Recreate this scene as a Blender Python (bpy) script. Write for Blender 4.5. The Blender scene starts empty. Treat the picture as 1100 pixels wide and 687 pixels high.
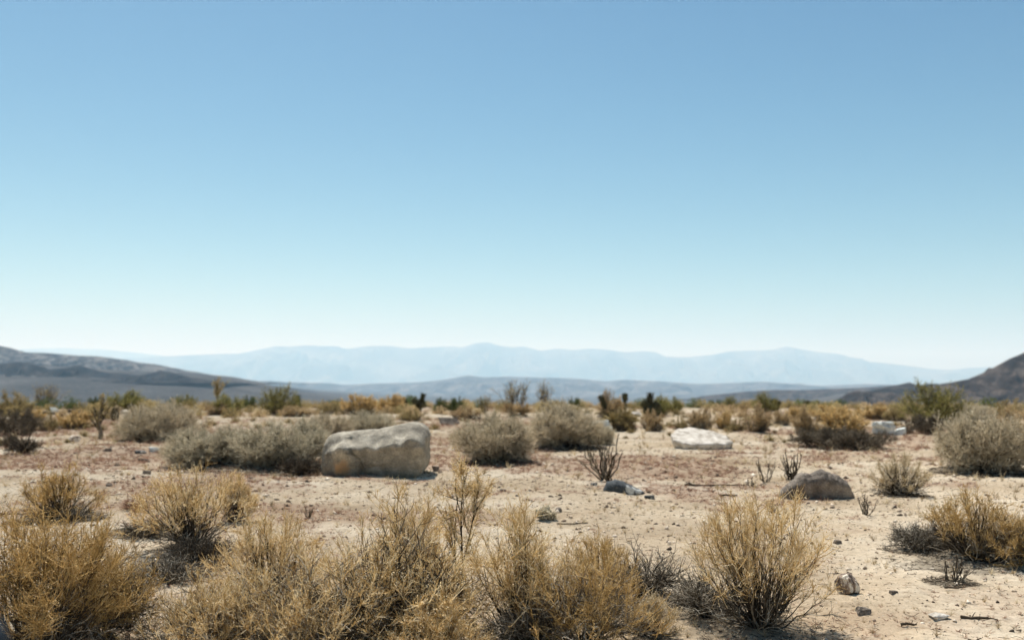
import bpy, math, random
import numpy as np
from mathutils import Vector

S = bpy.context.scene
COL = S.collection
R = math.radians
# ------------------------------------------------------------------ camera model (photo pixels 1100 x 687)
F = 1069.0; CX = 550.0; CY = 343.5; HY = 415.0; CH = 1.6
TH = math.atan((HY - CY) / F)

# ------------------------------------------------------------------ numpy noise
def _h(ix, iy, s):
    n = (ix.astype(np.int64) * 374761393 + iy.astype(np.int64) * 668265263 + s * 1442695041) & 0xffffffff
    n = ((n ^ (n >> 13)) * 1274126177) & 0xffffffff
    n = (n ^ (n >> 16)) & 0xffffffff
    return n.astype(np.float64) / 4294967295.0
def vnoise(x, y, s=0):
    x = np.asarray(x, float); y = np.asarray(y, float)
    ix = np.floor(x); iy = np.floor(y); fx = x - ix; fy = y - iy
    fx = fx * fx * fx * (fx * (fx * 6 - 15) + 10); fy = fy * fy * fy * (fy * (fy * 6 - 15) + 10)
    a = _h(ix, iy, s); b = _h(ix + 1, iy, s); c = _h(ix, iy + 1, s); d = _h(ix + 1, iy + 1, s)
    return (a * (1 - fx) + b * fx) * (1 - fy) + (c * (1 - fx) + d * fx) * fy * 1.0
def fbm(x, y, o=4, s=0, g=.5):
    x = np.asarray(x, float); y = np.asarray(y, float)
    t = 0; a = 1; n = 0
    for k in range(o):
        c, sn = math.cos(k * 1.3 + .4), math.sin(k * 1.3 + .4)
        t = t + a * vnoise((x * c - y * sn) * 2 ** k + 17.3 * k, (x * sn + y * c) * 2 ** k - 9.1 * k, s + k); n += a; a *= g
    return t / n
def sst(v, a, b):
    t = np.clip((v - a) / (b - a), 0, 1); return t * t * (3 - 2 * t)

# ------------------------------------------------------------------ terrain
MOUNDS = []        # (x, y, radius, height) small sand hummocks round shrub bases
def terrain(x, y, fine=True):
    x = np.asarray(x, float); y = np.asarray(y, float)
    r = np.sqrt(x * x + y * y)
    px = CX + F * np.clip(x / np.maximum(y, .25 * r + 1e-6), -1.4, 1.4)
    D = np.interp(px, [-400, 650, 800, 900, 1000, 1100, 1500], [120, 120, 108, 80, 60, 48, 40])
    B = np.interp(px, [-600, 0, 60, 130, 190, 250, 330, 420, 520, 780, 900, 1100], [300, 213, 205, 192, 182, 165, 95, 35, 0, 0, 45, 40])
    lr = np.log(np.maximum(r, 1))
    z = -D * sst(lr, math.log(95), math.log(1900)) + B * sst(y, 1200, 4200)
    z = z - 1.1 * sst(r, 70, 130)
    z = z + sst(r, 300, 3000) * (fbm(x / 900, y / 900, 3, 5) - .5) * 16 * (1 - .3 * sst(r, 9000, 20000))
    near = 1 - sst(r, 120, 400)
    z = z + near * ((fbm(x / 9, y / 9, 3, 11) - .5) * .30 * sst(r, 6, 25) + (fbm(x / 1.7, y / 1.7, 3, 23) - .5) * .11)
    if fine:
        q = fbm(x / .32, y / .32, 3, 31)
        z = z + near * ((q - .5) * .042 + np.maximum(0, fbm(x / .11, y / .11, 2, 41) - .62) * .06)
    for mx, my, mr, mh in MOUNDS:
        d2 = ((x - mx) ** 2 + (y - my) ** 2) / (mr * mr)
        z = z + mh * np.exp(-d2 * 1.4)
    return z
def G(px, py):
    """point of the ground seen at photo pixel px,py"""
    dx = (px - CX) / F; v = (CY - py) / F
    dy = math.cos(TH) - v * math.sin(TH); dz = math.sin(TH) + v * math.cos(TH)
    dz = min(dz, -.004)
    t = CH / -dz
    for _ in range(8):
        t2 = (CH - float(terrain(dx * t, dy * t, False))) / -dz
        t = .5 * t + .5 * t2
        if t * dy > 160: t = 160 / dy
    x, y = dx * t, dy * t
    return x, y, float(terrain(x, y, False))
def patch(x, y):
    """0..1 cover of dry reddish mat"""
    a = fbm(x / 2.6, y / 2.6, 4, 71); b = fbm(x / 9, y / 9, 2, 77); c = fbm(x / .5, y / .5, 3, 79)
    r = np.sqrt(x * x + y * y)
    return sst(a * .5 + b * .3 + c * .32, .55, .65) * (0.35 + .65 * sst(r, 9, 15))

# ------------------------------------------------------------------ mesh helpers
def fast_mesh(name, V, Q, attrs=None, smooth=True):
    V = np.ascontiguousarray(V, dtype=np.float32).reshape(-1, 3); Q = np.ascontiguousarray(Q, dtype=np.int32)
    k = Q.shape[1]
    me = bpy.data.meshes.new(name)
    me.vertices.add(len(V)); me.vertices.foreach_set('co', V.ravel())
    me.loops.add(Q.size); me.loops.foreach_set('vertex_index', Q.ravel())
    me.polygons.add(len(Q))
    me.polygons.foreach_set('loop_start', np.arange(0, Q.size, k, dtype=np.int32))
    me.polygons.foreach_set('loop_total', np.full(len(Q), k, dtype=np.int32))
    if smooth: me.polygons.foreach_set('use_smooth', np.ones(len(Q), dtype=bool))
    for n, a in (attrs or {}).items():
        at = me.attributes.new(n, 'FLOAT', 'POINT'); at.data.foreach_set('value', np.ascontiguousarray(a, dtype=np.float32).ravel())
    me.update(); me.validate()
    return me
def link(name, me, mat, parent=None):
    o = bpy.data.objects.new(name, me); COL.objects.link(o)
    if mat and not me.materials: me.materials.append(mat)
    if parent: o.parent = parent
    return o
def tag(o, label=None, cat=None, group=None, kind=None):
    if label: o['label'] = label
    if cat: o['category'] = cat
    if group: o['group'] = group
    if kind: o['kind'] = kind
    return o
def empty(name, loc=(0, 0, 0), rz=0):
    o = bpy.data.objects.new(name, None); COL.objects.link(o); o.location = loc; o.rotation_euler = (0, 0, rz)
    o.empty_display_size = .2
    return o

class Acc:
    """collects tubes and leaf faces (all quads)"""
    def __init__(s): s.V = []; s.Q = []; s.A = []; s.n = 0
    def add(s, V, Q, a):
        s.V.append(V); s.Q.append(Q + s.n); s.A.append(a); s.n += len(V)
    def tubes(s, P, Rd, rng, sides=3, rnd=None):
        N, K, _ = P.shape
        T = np.gradient(P, axis=1); T /= np.linalg.norm(T, axis=2, keepdims=True) + 1e-9
        ref = rng.normal(size=(N, 1, 3)); ref /= np.linalg.norm(ref, axis=2, keepdims=True)
        U = np.cross(T, np.broadcast_to(ref, T.shape)); U /= np.linalg.norm(U, axis=2, keepdims=True) + 1e-9
        W = np.cross(T, U)
        ang = np.arange(sides) * 2 * math.pi / sides
        V = P[:, :, None, :] + Rd[:, :, None, None] * (np.cos(ang)[None, None, :, None] * U[:, :, None, :] + np.sin(ang)[None, None, :, None] * W[:, :, None, :])
        idx = np.arange(N * K * sides).reshape(N, K, sides)
        a = idx[:, :-1, :]; b = idx[:, 1:, :]
        Q = np.stack([a, np.roll(a, -1, 2), np.roll(b, -1, 2), b], -1).reshape(-1, 4)
        if rnd is None: rnd = rng.random(N)
        s.add(V.reshape(-1, 3), Q, np.broadcast_to(rnd[:, None, None], (N, K, sides)).reshape(-1))
    def leaves(s, P, size, rng, asp=.45, rnd=None):
        N = len(P)
        u = rng.normal(size=(N, 3)); u[:, 2] += .4; u /= np.linalg.norm(u, axis=1, keepdims=True)
        w = np.cross(u, rng.normal(size=(N, 3))); w /= np.linalg.norm(w, axis=1, keepdims=True)
        sz = (size * (.6 + .8 * rng.random(N)))[:, None]
        V = np.stack([P, P + u * sz * .5 + w * sz * asp * .5, P + u * sz, P + u * sz * .5 - w * sz * asp * .5], 1)
        Q = np.arange(N * 4).reshape(N, 4)
        if rnd is None: rnd = rng.random(N)
        s.add(V.reshape(-1, 3), Q, np.repeat(rnd, 4))
    def mesh(s, name):
        return fast_mesh(name, np.concatenate(s.V), np.concatenate(s.Q), {'rnd': np.concatenate(s.A)})

def bez(p0, p1, p2, K):
    t = np.linspace(0, 1, K)[None, :, None]
    return (1 - t) ** 2 * p0[:, None] + 2 * t * (1 - t) * p1[:, None] + t * t * p2[:, None]
def stems(rng, N, W, H, K=8, base=.07, dome=.5, low=.15, lean=(0, 0), arch=.0, qpow=.5, hj=.35, wob=.03):
    ph = rng.random(N) * 2 * math.pi; q = rng.random(N) ** qpow
    b = np.stack([np.cos(ph), np.sin(ph), np.zeros(N)], 1) * (W * base * rng.random(N))[:, None]
    h = H * (low + (1 - low) * (1 - q ** 2 * (1 - .0)) ** dome) * (1 - hj * rng.random(N))
    tip = np.stack([np.cos(ph) * q * W / 2 + lean[0] * h, np.sin(ph) * q * W / 2 + lean[1] * h, h], 1)
    c = b + (tip - b) * .45
    c[:, 2] += (arch - .06) * H * (.5 + q)
    c[:, :2] += rng.normal(size=(N, 2)) * W * .03
    P = bez(b, c, tip, K)
    wv = rng.normal(size=(N, K, 3)) * wob * H; wv[:, 0] = 0
    P = P + wv
    return P
def branch(rng, P, N, L, K=4, t0=.3, t1=1, along=1., rand=.6, up=.25, curl=.3, lj=.5):
    n, k, _ = P.shape
    i = rng.integers(0, n, N); t = t0 + (t1 - t0) * rng.random(N)
    f = t * (k - 1); a = np.minimum(f.astype(int), k - 2); fr = (f - a)[:, None]
    p = P[i, a] * (1 - fr) + P[i, a + 1] * fr
    T = P[i, a + 1] - P[i, a]; T /= np.linalg.norm(T, axis=1, keepdims=True) + 1e-9
    d = T * along + rng.normal(size=(N, 3)) * rand; d[:, 2] += up
    d /= np.linalg.norm(d, axis=1, keepdims=True)
    ln = (L * (1 - lj * rng.random(N)))[:, None]
    side = rng.normal(size=(N, 3)) * curl
    return bez(p, p + d * ln * .5 + side * ln * .25, p + d * ln + side * ln * .1 + np.array([0, 0, 1.]) * ln * .1 * up, K)
def clipz(P, z=.0):
    P[..., 2] = np.maximum(P[..., 2], z); return P
def rad(N, K, r0, r1, rng, j=.3):
    return (np.linspace(r0, r1, K)[None, :] * (1 - j * rng.random((N, 1))))

# ------------------------------------------------------------------ materials
def mat_new(name):
    m = bpy.data.materials.new(name); m.use_nodes = True
    nt = m.node_tree; nt.nodes.clear()
    return m, nt, nt.nodes.new('ShaderNodeOutputMaterial')
def ramp(nt, fac, stops, interp='LINEAR'):
    n = nt.nodes.new('ShaderNodeValToRGB'); n.color_ramp.interpolation = interp
    e = n.color_ramp.elements
    while len(e) > 1: e.remove(e[-1])
    e[0].position = stops[0][0]; e[0].color = (*stops[0][1], 1)
    for p, c in stops[1:]:
        k = e.new(p); k.color = (*c, 1)
    nt.links.new(fac, n.inputs[0]); return n.outputs[0]
def plant_mat(name, stops, trans=.25, sc=9.):
    m, nt, out = mat_new(name)
    at = nt.nodes.new('ShaderNodeAttribute'); at.attribute_name = 'rnd'
    c = ramp(nt, at.outputs['Fac'], stops)
    d = nt.nodes.new('ShaderNodeBsdfDiffuse'); nt.links.new(c, d.inputs['Color'])
    t = nt.nodes.new('ShaderNodeBsdfTranslucent'); nt.links.new(c, t.inputs['Color'])
    mx = nt.nodes.new('ShaderNodeMixShader'); mx.inputs[0].default_value = trans
    nt.links.new(d.outputs[0], mx.inputs[1]); nt.links.new(t.outputs[0], mx.inputs[2]); nt.links.new(mx.outputs[0], out.inputs[0])
    return m
def rock_mat(name, stops, scale=3., rough=.85, bump=.25, stain=None, speck=.3):
    m, nt, out = mat_new(name); L = nt.links.new
    tc = nt.nodes.new('ShaderNodeTexCoord')
    n1 = nt.nodes.new('ShaderNodeTexNoise'); n1.inputs['Scale'].default_value = scale; n1.inputs['Detail'].default_value = 8; n1.inputs['Roughness'].default_value = .65
    L(tc.outputs['Object'], n1.inputs['Vector'])
    c = ramp(nt, n1.outputs['Fac'], stops)
    n2 = nt.nodes.new('ShaderNodeTexNoise'); n2.inputs['Scale'].default_value = scale * 14; n2.inputs['Detail'].default_value = 3
    L(tc.outputs['Object'], n2.inputs['Vector'])
    sp = ramp(nt, n2.outputs['Fac'], [(.35, (1 - speck,) * 3), (.62, (1 + speck * .3,) * 3)])
    mu = nt.nodes.new('ShaderNodeMix'); mu.data_type = 'RGBA'; mu.blend_type = 'MULTIPLY'; mu.inputs[0].default_value = 1
    L(c, mu.inputs[6]); L(sp, mu.inputs[7]); col = mu.outputs[2]
    if stain:
        pos, rr, sc_ = stain
        vm = nt.nodes.new('ShaderNodeVectorMath'); vm.operation = 'DISTANCE'; vm.inputs[1].default_value = pos
        L(tc.outputs['Object'], vm.inputs[0])
        ad = nt.nodes.new('ShaderNodeMath'); ad.operation = 'MULTIPLY_ADD'; ad.inputs[1].default_value = -.35; L(n1.outputs['Fac'], ad.inputs[0]); L(vm.outputs['Value'], ad.inputs[2])
        mr = nt.nodes.new('ShaderNodeMapRange'); mr.inputs[1].default_value = rr - .17; mr.inputs[2].default_value = rr - .28; L(ad.outputs[0], mr.inputs[0])
        mm = nt.nodes.new('ShaderNodeMix'); mm.data_type = 'RGBA'; L(mr.outputs[0], mm.inputs[0]); L(col, mm.inputs[6]); mm.inputs[7].default_value = (*sc_, 1); col = mm.outputs[2]
    b = nt.nodes.new('ShaderNodeBsdfPrincipled'); b.inputs['Roughness'].default_value = rough; L(col, b.inputs['Base Color'])
    if 'Specular IOR Level' in b.inputs: b.inputs['Specular IOR Level'].default_value = .25
    mix = nt.nodes.new('ShaderNodeMath'); mix.operation = 'MULTIPLY_ADD'; mix.inputs[1].default_value = .25; L(n2.outputs['Fac'], mix.inputs[0]); L(n1.outputs['Fac'], mix.inputs[2])
    bp = nt.nodes.new('ShaderNodeBump'); bp.inputs['Strength'].default_value = bump; bp.inputs['Distance'].default_value = .06 ; L(mix.outputs[0], bp.inputs['Height']); L(bp.outputs[0], b.inputs['Normal'])
    L(b.outputs[0], out.inputs[0]); return m

M = {}
M['gold'] = plant_mat('golden_twigs', [(0, (.32, .21, .09)), (.35, (.66, .49, .235)), (.65, (.86, .71, .43)), (1, (.95, .88, .70))], .45)
M['gold2'] = plant_mat('olive_gold_twigs', [(0, (.26, .175, .075)), (.5, (.58, .42, .18)), (1, (.84, .68, .40))], .45)
M['straw'] = plant_mat('pale_straw', [(0, (.38, .30, .19)), (.6, (.64, .54, .36)), (1, (.82, .74, .56))], .4)
M['stem'] = plant_mat('dark_stems', [(0, (.025, .021, .017)), (.6, (.065, .054, .041)), (.9, (.15, .13, .10)), (1, (.3, .27, .22))], 0)
M['grey'] = plant_mat('grey_twigs', [(0, (.05, .043, .034)), (.5, (.13, .118, .095)), (.78, (.33, .305, .25)), (1, (.64, .60, .51))], .12)  # dead-twig grey, toned down so the colour carries some of the crowns' inner shade
M['mound'] = plant_mat('grey_tan_foliage', [(0, (.34, .295, .21)), (.5, (.60, .53, .39)), (1, (.78, .71, .55))], .35)
M['moundg'] = plant_mat('grey_green_foliage', [(0, (.30, .275, .20)), (.5, (.57, .52, .39)), (1, (.76, .70, .55))], .38)
M['green'] = plant_mat('creosote_green', [(0, (.11, .115, .04)), (.5, (.25, .24, .085)), (1, (.45, .41, .18))], .42)
M['dgreen'] = plant_mat('dark_green', [(0, (.05, .07, .03)), (.6, (.11, .14, .055)), (1, (.20, .23, .09))], .35)
M['olive'] = plant_mat('olive_brown', [(0, (.18, .145, .07)), (.5, (.36, .29, .14)), (1, (.54, .45, .25))], .35)
M['orange'] = plant_mat('orange_brown_dry', [(0, (.24, .165, .09)), (.5, (.47, .36, .20)), (1, (.66, .54, .36))], .35)
M['purple'] = plant_mat('dark_brown_dry', [(0, (.05, .042, .033)), (.5, (.115, .098, .072)), (1, (.25, .215, .165))], .1)
M['red'] = plant_mat('dry_red_mat', [(0, (.20, .115, .08)), (.6, (.37, .23, .165)), (1, (.55, .40, .29))], .2)
M['spine'] = plant_mat('cactus_dark', [(0, (.03, .03, .02)), (.6, (.06, .06, .035)), (1, (.14, .13, .07))], .05)
M['rock'] = rock_mat('boulder_granite', [(.32, (.12, .11, .09)), (.5, (.25, .232, .185)), (.68, (.40, .375, .31))], 3.4, bump=.8, stain=((-.53, -.50, .13), .20, (.30, .20, .11)))
M['slab'] = rock_mat('pale_slab', [(.35, (.20, .18, .145)), (.47, (.38, .355, .31)), (.6, (.52, .50, .455))], 5, bump=.5, speck=.25)
M['drock'] = rock_mat('dark_rock', [(.3, (.025, .035, .042)), (.56, (.045, .055, .062)), (.60, (.45, .47, .45)), (.8, (.6, .61, .58))], 3.2, bump=.4)
M['brock'] = rock_mat('brown_rock', [(.35, (.07, .06, .05)), (.5, (.15, .128, .105)), (.65, (.26, .23, .19))], 3.5, bump=.8)
M['trock'] = rock_mat('tan_rock', [(.38, (.09, .065, .05)), (.49, (.26, .20, .15)), (.54, (.62, .58, .5))], 11, bump=.4)
M['white'] = rock_mat('bluish_white_rock', [(.3, (.30, .34, .34)), (.5, (.52, .56, .54)), (.75, (.72, .74, .7))], 2.6, bump=.5)
M['hill'] = None

# hills: bare rock and scree, scale in metres
def hill_mat(name, a, b, c, sc):
    m, nt, out = mat_new(name); L = nt.links.new
    tc = nt.nodes.new('ShaderNodeTexCoord')
    n = nt.nodes.new('ShaderNodeTexNoise'); n.inputs['Scale'].default_value = sc; n.inputs['Detail'].default_value = 9; n.inputs['Roughness'].default_value = .72
    L(tc.outputs['Object'], n.inputs['Vector'])
    col = ramp(nt, n.outputs['Fac'], [(.36, a), (.5, b), (.63, c)])
    d = nt.nodes.new('ShaderNodeBsdfDiffuse'); L(col, d.inputs[0])
    L(d.outputs[0], out.inputs[0]); return m
def ground_mat():
    m, nt, out = mat_new('desert_sand'); L = nt.links.new
    geo = nt.nodes.new('ShaderNodeNewGeometry')
    def noise(sc, det, ro=.55, vec=None):
        n = nt.nodes.new('ShaderNodeTexNoise'); n.inputs['Scale'].default_value = sc; n.inputs['Detail'].default_value = det; n.inputs['Roughness'].default_value = ro
        L(vec or geo.outputs['Position'], n.inputs['Vector']); return n.outputs['Fac']
    def mix(f, a, b, bt='MIX'):
        x = nt.nodes.new('ShaderNodeMix'); x.data_type = 'RGBA'; x.blend_type = bt
        if isinstance(f, float): x.inputs[0].default_value = f
        else: L(f, x.inputs[0])
        for s_, v in ((6, a), (7, b)):
            if isinstance(v, tuple): x.inputs[s_].default_value = (*v, 1)
            else: L(v, x.inputs[s_])
        return x.outputs[2]
    def attr(n):
        a = nt.nodes.new('ShaderNodeAttribute'); a.attribute_name = n; return a.outputs['Fac']
    big = noise(.35, 6, .6)
    base = ramp(nt, big, [(.33, (.44, .345, .235)), (.5, (.61, .51, .37)), (.65, (.75, .67, .53))])
    fine = noise(14, 8, .75)
    f2 = ramp(nt, fine, [(.34, (.50, .45, .41)), (.46, (.92, .91, .90)), (.7, (1.12, 1.12, 1.12))])
    c = mix(1., base, f2, 'MULTIPLY')
    grit = noise(90, 4, .8)
    g2 = ramp(nt, grit, [(.33, (.50, .46, .42)), (.45, (1, 1, 1)), (.8, (1.12, 1.1, 1.08))])
    c = mix(1., c, g2, 'MULTIPLY')
    pf = nt.nodes.new('ShaderNodeMath'); pf.operation = 'MULTIPLY'; pf.inputs[1].default_value = .52; L(attr('patch'), pf.inputs[0])
    redn = ramp(nt, noise(5, 6, .7), [(.35, (.26, .155, .105)), (.6, (.46, .32, .23))])
    c = mix(pf.outputs[0], c, redn)
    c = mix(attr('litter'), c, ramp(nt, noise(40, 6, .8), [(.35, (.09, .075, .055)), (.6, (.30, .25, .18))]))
    # far plain: brown grey gravel with dark scrub dots
    vo = nt.nodes.new('ShaderNodeTexVoronoi'); vo.inputs['Scale'].default_value = .05; L(geo.outputs['Position'], vo.inputs['Vector'])
    dots = ramp(nt, vo.outputs['Distance'], [(.25, (.05, .05, .04)), (.42, (.16, .14, .12))])
    pl = ramp(nt, noise(.0035, 7, .62), [(.35, (.06, .058, .06)), (.52, (.11, .105, .102)), (.66, (.18, .17, .16))])
    pc = mix(.35, pl, dots)
    c = mix(attr('far'), c, pc)
    b = nt.nodes.new('ShaderNodeBsdfDiffuse'); b.inputs['Roughness'].default_value = .9; L(c, b.inputs[0])
    hh = nt.nodes.new('ShaderNodeMath'); hh.operation = 'MULTIPLY_ADD'; hh.inputs[1].default_value = .25; L(grit, hh.inputs[0]); L(fine, hh.inputs[2])
    bp = nt.nodes.new('ShaderNodeBump'); bp.inputs['Strength'].default_value = .6; bp.inputs['Distance'].default_value = .03; L(hh.outputs[0], bp.inputs['Height']); L(bp.outputs[0], b.inputs['Normal'])
    L(b.outputs[0], out.inputs[0]); return m

# ------------------------------------------------------------------ shrubs: each maker returns [(part name, mesh, material)]
def m_broom(seed, W, H, mat='gold', ns=75, nb=10, nt_=9, fan=.5, dead=.5, th=1., low=.22, lean=(0, 0), sth=1.35):
    """tufted broom-like shrub: dark stems fanning from one crown, fine golden twigs above, grey dead twigs at the foot, their tone darkened for core shade"""
    rng = np.random.default_rng(seed); out = []
    s = min(W, H)
    P = stems(rng, ns, W * .92, H * .97, 8, .07, fan, low, lean, .0, .6, .45, .014)
    a = Acc(); a.tubes(P, rad(ns, 8, .0065 * th * sth, .0008 * th, rng), rng, 4, rng.random(ns) * .95)
    B = branch(rng, P, ns * nb // 2, s * .26, 5, .25, .8, 1, .45, .25, .35)
    a.tubes(clipz(B), rad(len(B), 5, .003 * th, .0014 * th, rng), rng, 3)
    out.append(('stems', a.mesh('stems'), M['stem']))
    a = Acc()
    B2 = branch(rng, P, int(ns * nb * .75), s * .20, 5, .52, 1, 1, .5, .25, .6, .7)
    B2 = np.concatenate([B2, branch(rng, P, ns * 4, s * .13, 5, .86, 1, 1, .5, .25, .6, .6)])
    a.tubes(clipz(B2), rad(len(B2), 5, .0026 * th, .0014 * th, rng), rng, 3)
    T = branch(rng, B2, int(ns * nb * nt_ * .85), .078 * (.5 + s), 4, .25, 1, .9, .62, .12, .6)
    a.tubes(clipz(T), rad(len(T), 4, .0015 * th, .0008 * th, rng), rng, 3)
    a.leaves(T[::2, -1], .009 * th * np.ones(len(T[::2])), rng, .55)
    out.append(('twigs', a.mesh('twigs'), M[mat]))
    if dead:
        nd = int(ns * nb * dead); a = Acc()
        D0 = stems(rng, max(20, int(ns * dead)), W * .85, H * .42, 6, .1, .5, .15, lean, .05, .4, .5, .03)
        D1 = branch(rng, D0, nd, s * .2, 5, .2, 1, .8, .7, .05, .6)
        D2 = branch(rng, D1, nd * 4, s * .1, 4, .1, 1, .7, .8, .05, .7)
        a.tubes(clipz(D0), rad(len(D0), 6, .004 * th, .002 * th, rng), rng, 3)
        a.tubes(clipz(D1), rad(len(D1), 5, .0025 * th, .0014 * th, rng), rng, 3); a.tubes(clipz(D2), rad(len(D2), 4, .0018 * th, .001 * th, rng), rng, 3)
        out.append(('dead_twigs', a.mesh('dead_twigs'), M['grey']))
    return out
def m_wiry(seed, W, H, mat='grey', ns=60, n1=500, n2=3500, top=None, th=1., stem='stem'):
    """tangled low shrub of arching dark and grey twigs, optional straw tops"""
    rng = np.random.default_rng(seed); out = []; s = min(W, H)
    P = stems(rng, ns, W * .95, H * .75, 9, .09, .6, .10, (0, 0), .22, .35, .5, .02)
    a = Acc(); a.tubes(clipz(P), rad(ns, 9, .0055 * th, .0018 * th, rng), rng, 4)
    B = branch(rng, P, n1, s * .38, 6, .2, 1, .9, .45, .1, .7)
    a.tubes(clipz(B), rad(n1, 6, .003 * th, .0013 * th, rng), rng, 3, rng.random(n1))
    out.append(('stems', a.mesh('stems'), M[stem]))
    a = Acc()
    T = branch(rng, B, n2, s * .22, 5, .15, 1, .8, .7, .1, .9)
    a.tubes(clipz(T), rad(n2, 5, .0018 * th, .001 * th, rng), rng, 3)
    out.append(('twigs', a.mesh('twigs'), M[mat]))
    if top:
        a = Acc(); nt_ = int(n2 * 1.0)
        Q = branch(rng, B, nt_ // 5, s * .30, 5, .4, 1, .7, .45, .7, .5)
        T = branch(rng, Q, int(nt_ * 2.1), s * .11, 4, .25, 1, .9, .62, .2, .6)
        a.tubes(Q, rad(len(Q), 5, .0022 * th, .0012 * th, rng), rng, 3); a.tubes(T, rad(len(T), 4, .0015 * th, .0008 * th, rng), rng, 3)
        a.leaves(T[:, -1], .007 * th * np.ones(len(T)), rng, .5)
        out.append(('dry_tops', a.mesh('dry_tops'), M[top]))
    return out
def m_mound(seed, W, H, mat='mound', n=1., leaf=.030, low=.15):
    """dense dome of fine twigs and small leaves on grey branches"""
    rng = np.random.default_rng(seed); out = []; s = H
    ns = int(70 * n)
    P = stems(rng, ns, W * .88, H * .88, 7, .22, .5, low, (0, 0), .05, .45, .34, .03)
    B = branch(rng, P, int(1000 * n), s * .26, 5, .3, 1, .7, .8, .15, .6)
    a = Acc(); a.tubes(clipz(P), rad(ns, 7, .014, .006, rng), rng, 4); a.tubes(clipz(B), rad(len(B), 5, .007, .003, rng), rng, 3)
    out.append(('branches', a.mesh('branches'), M['stem']))
    T = branch(rng, B, int(11000 * n), s * .20, 4, .2, 1, .8, .65, .3, .6)
    T = clipz(T)
    a = Acc(); a.tubes(T, rad(len(T), 4, .0042, .0022, rng), rng, 3)
    ip = rng.integers(0, len(T), int(17000 * n)); kk = rng.integers(1, 4, len(ip))
    a.leaves(T[ip, kk], leaf * .9 * np.ones(len(ip)), rng, .45)
    out.append(('foliage', a.mesh('foliage'), M[mat]))
    return out
def m_far(seed, W, H, mat='green', n=1., dens=1., leaf=.06, low=.2, stem='stem', base=.1, dome=.5, skirt=None):
    """middle-distance bush: spreading branches with clumps of leaves and gaps"""
    rng = np.random.default_rng(seed)
    ns = int(26 * n)
    P = stems(rng, ns, W * .9, H * .85, 6, base, dome, low, (0, 0), .0, .5, .35, .03)
    B = branch(rng, P, int(220 * n), H * .32, 4, .3, 1, .9, .5, .3, .3)
    a = Acc(); a.tubes(clipz(P), rad(ns, 6, .022 * min(1, H), .008 * min(1, H), rng), rng, 3); a.tubes(clipz(B), rad(len(B), 4, .011, .005, rng), rng, 3)
    out = [('branches', a.mesh('branches'), M[stem])]
    T = clipz(branch(rng, B, int(1500 * n * dens), H * .17, 3, .2, 1, .8, .7, .3, .3))
    a = Acc(); a.tubes(T, rad(len(T), 3, .008, .004, rng), rng, 3)
    ip = rng.integers(0, len(T), int(2600 * n * dens)); kk = rng.integers(1, 3, len(ip))
    a.leaves(T[ip, kk], leaf * np.ones(len(ip)), rng, .5)
    out.append(('foliage', a.mesh('foliage'), M[mat]))
    if skirt:
        Pd = stems(rng, 40, W * .95, H * .45, 5, .2, .5, .2, (0, 0), .05, .4, .4, .04)
        Td = clipz(branch(rng, Pd, int(1100 * n), H * .15, 3, .2, 1, .8, .8, .1, .3))
        a = Acc(); a.tubes(clipz(Pd), rad(40, 5, .012, .006, rng), rng, 3); a.tubes(Td, rad(len(Td), 3, .008, .004, rng), rng, 3)
        out.append(('dead_twigs', a.mesh('dead_twigs'), M[skirt]))
    return out
def m_bare(seed, W, H, n=9, th=.012, mat='stem', up=.6, nb=30, nt2=60, base=.05, tw=.35):
    rng = np.random.default_rng(seed)
    P = stems(rng, n, W * .9, H * .95, 9, base, .35, .35, (0, 0), -.02, .7, .35, .02)
    a = Acc(); a.tubes(P, rad(n, 9, th, th * .35, rng), rng, 5)
    B = branch(rng, P, nb, H * .28, 5, .3, .95, 1, .45, up, .4); a.tubes(clipz(B), rad(nb, 5, th * .45, th * .15, rng), rng, 4)
    out = [('stems', a.mesh('stems'), M[mat])]
    if nt2:
        T = branch(rng, B, nt2, H * .13, 4, .2, 1, .9, .6, .2, .5); a.tubes(clipz(T), rad(nt2, 4, th * .22, th * .12, rng), rng, 3)
        out = [('stems', a.mesh('stems'), M[mat])]
    return out
def m_joint(seed, joints, spin='spine', n=600, sl=.09, mat='spine'):
    """cactus of fat joints: joints = [(p0, p1, radius), ...] with short spines"""
    rng = np.random.default_rng(seed); a = Acc(); sp = Acc()
    for p0, p1, r in joints:
        p0 = np.array(p0, float); p1 = np.array(p1, float); K = 9
        t = np.linspace(0, 1, K)[:, None]
        P = (p0 * (1 - t) + p1 * t)[None] + rng.normal(size=(1, K, 3)) * r * .06
        prof = np.sqrt(np.clip(1 - (np.linspace(-1, 1, K) * .985) ** 4, 0, 1)) * r
        a.tubes(P, prof[None], rng, 10)
        q = rng.random(n); c = p0 + (p1 - p0) * q[:, None]; d = rng.normal(size=(n, 3)); ax = (p1 - p0) / np.linalg.norm(p1 - p0)
        d -= (d @ ax)[:, None] * ax; d /= np.linalg.norm(d, axis=1, keepdims=True)
        s0 = c + d * r * .8; s1 = s0 + (d + rng.normal(size=(n, 3)) * .3) * sl
        sp.tubes(np.stack([s0, s1], 1), rad(n, 2, .005, .002, rng), rng, 3)
    return [('joints', a.mesh('joints'), M[mat]), ('spines', sp.mesh('spines'), M[spin])]
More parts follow.
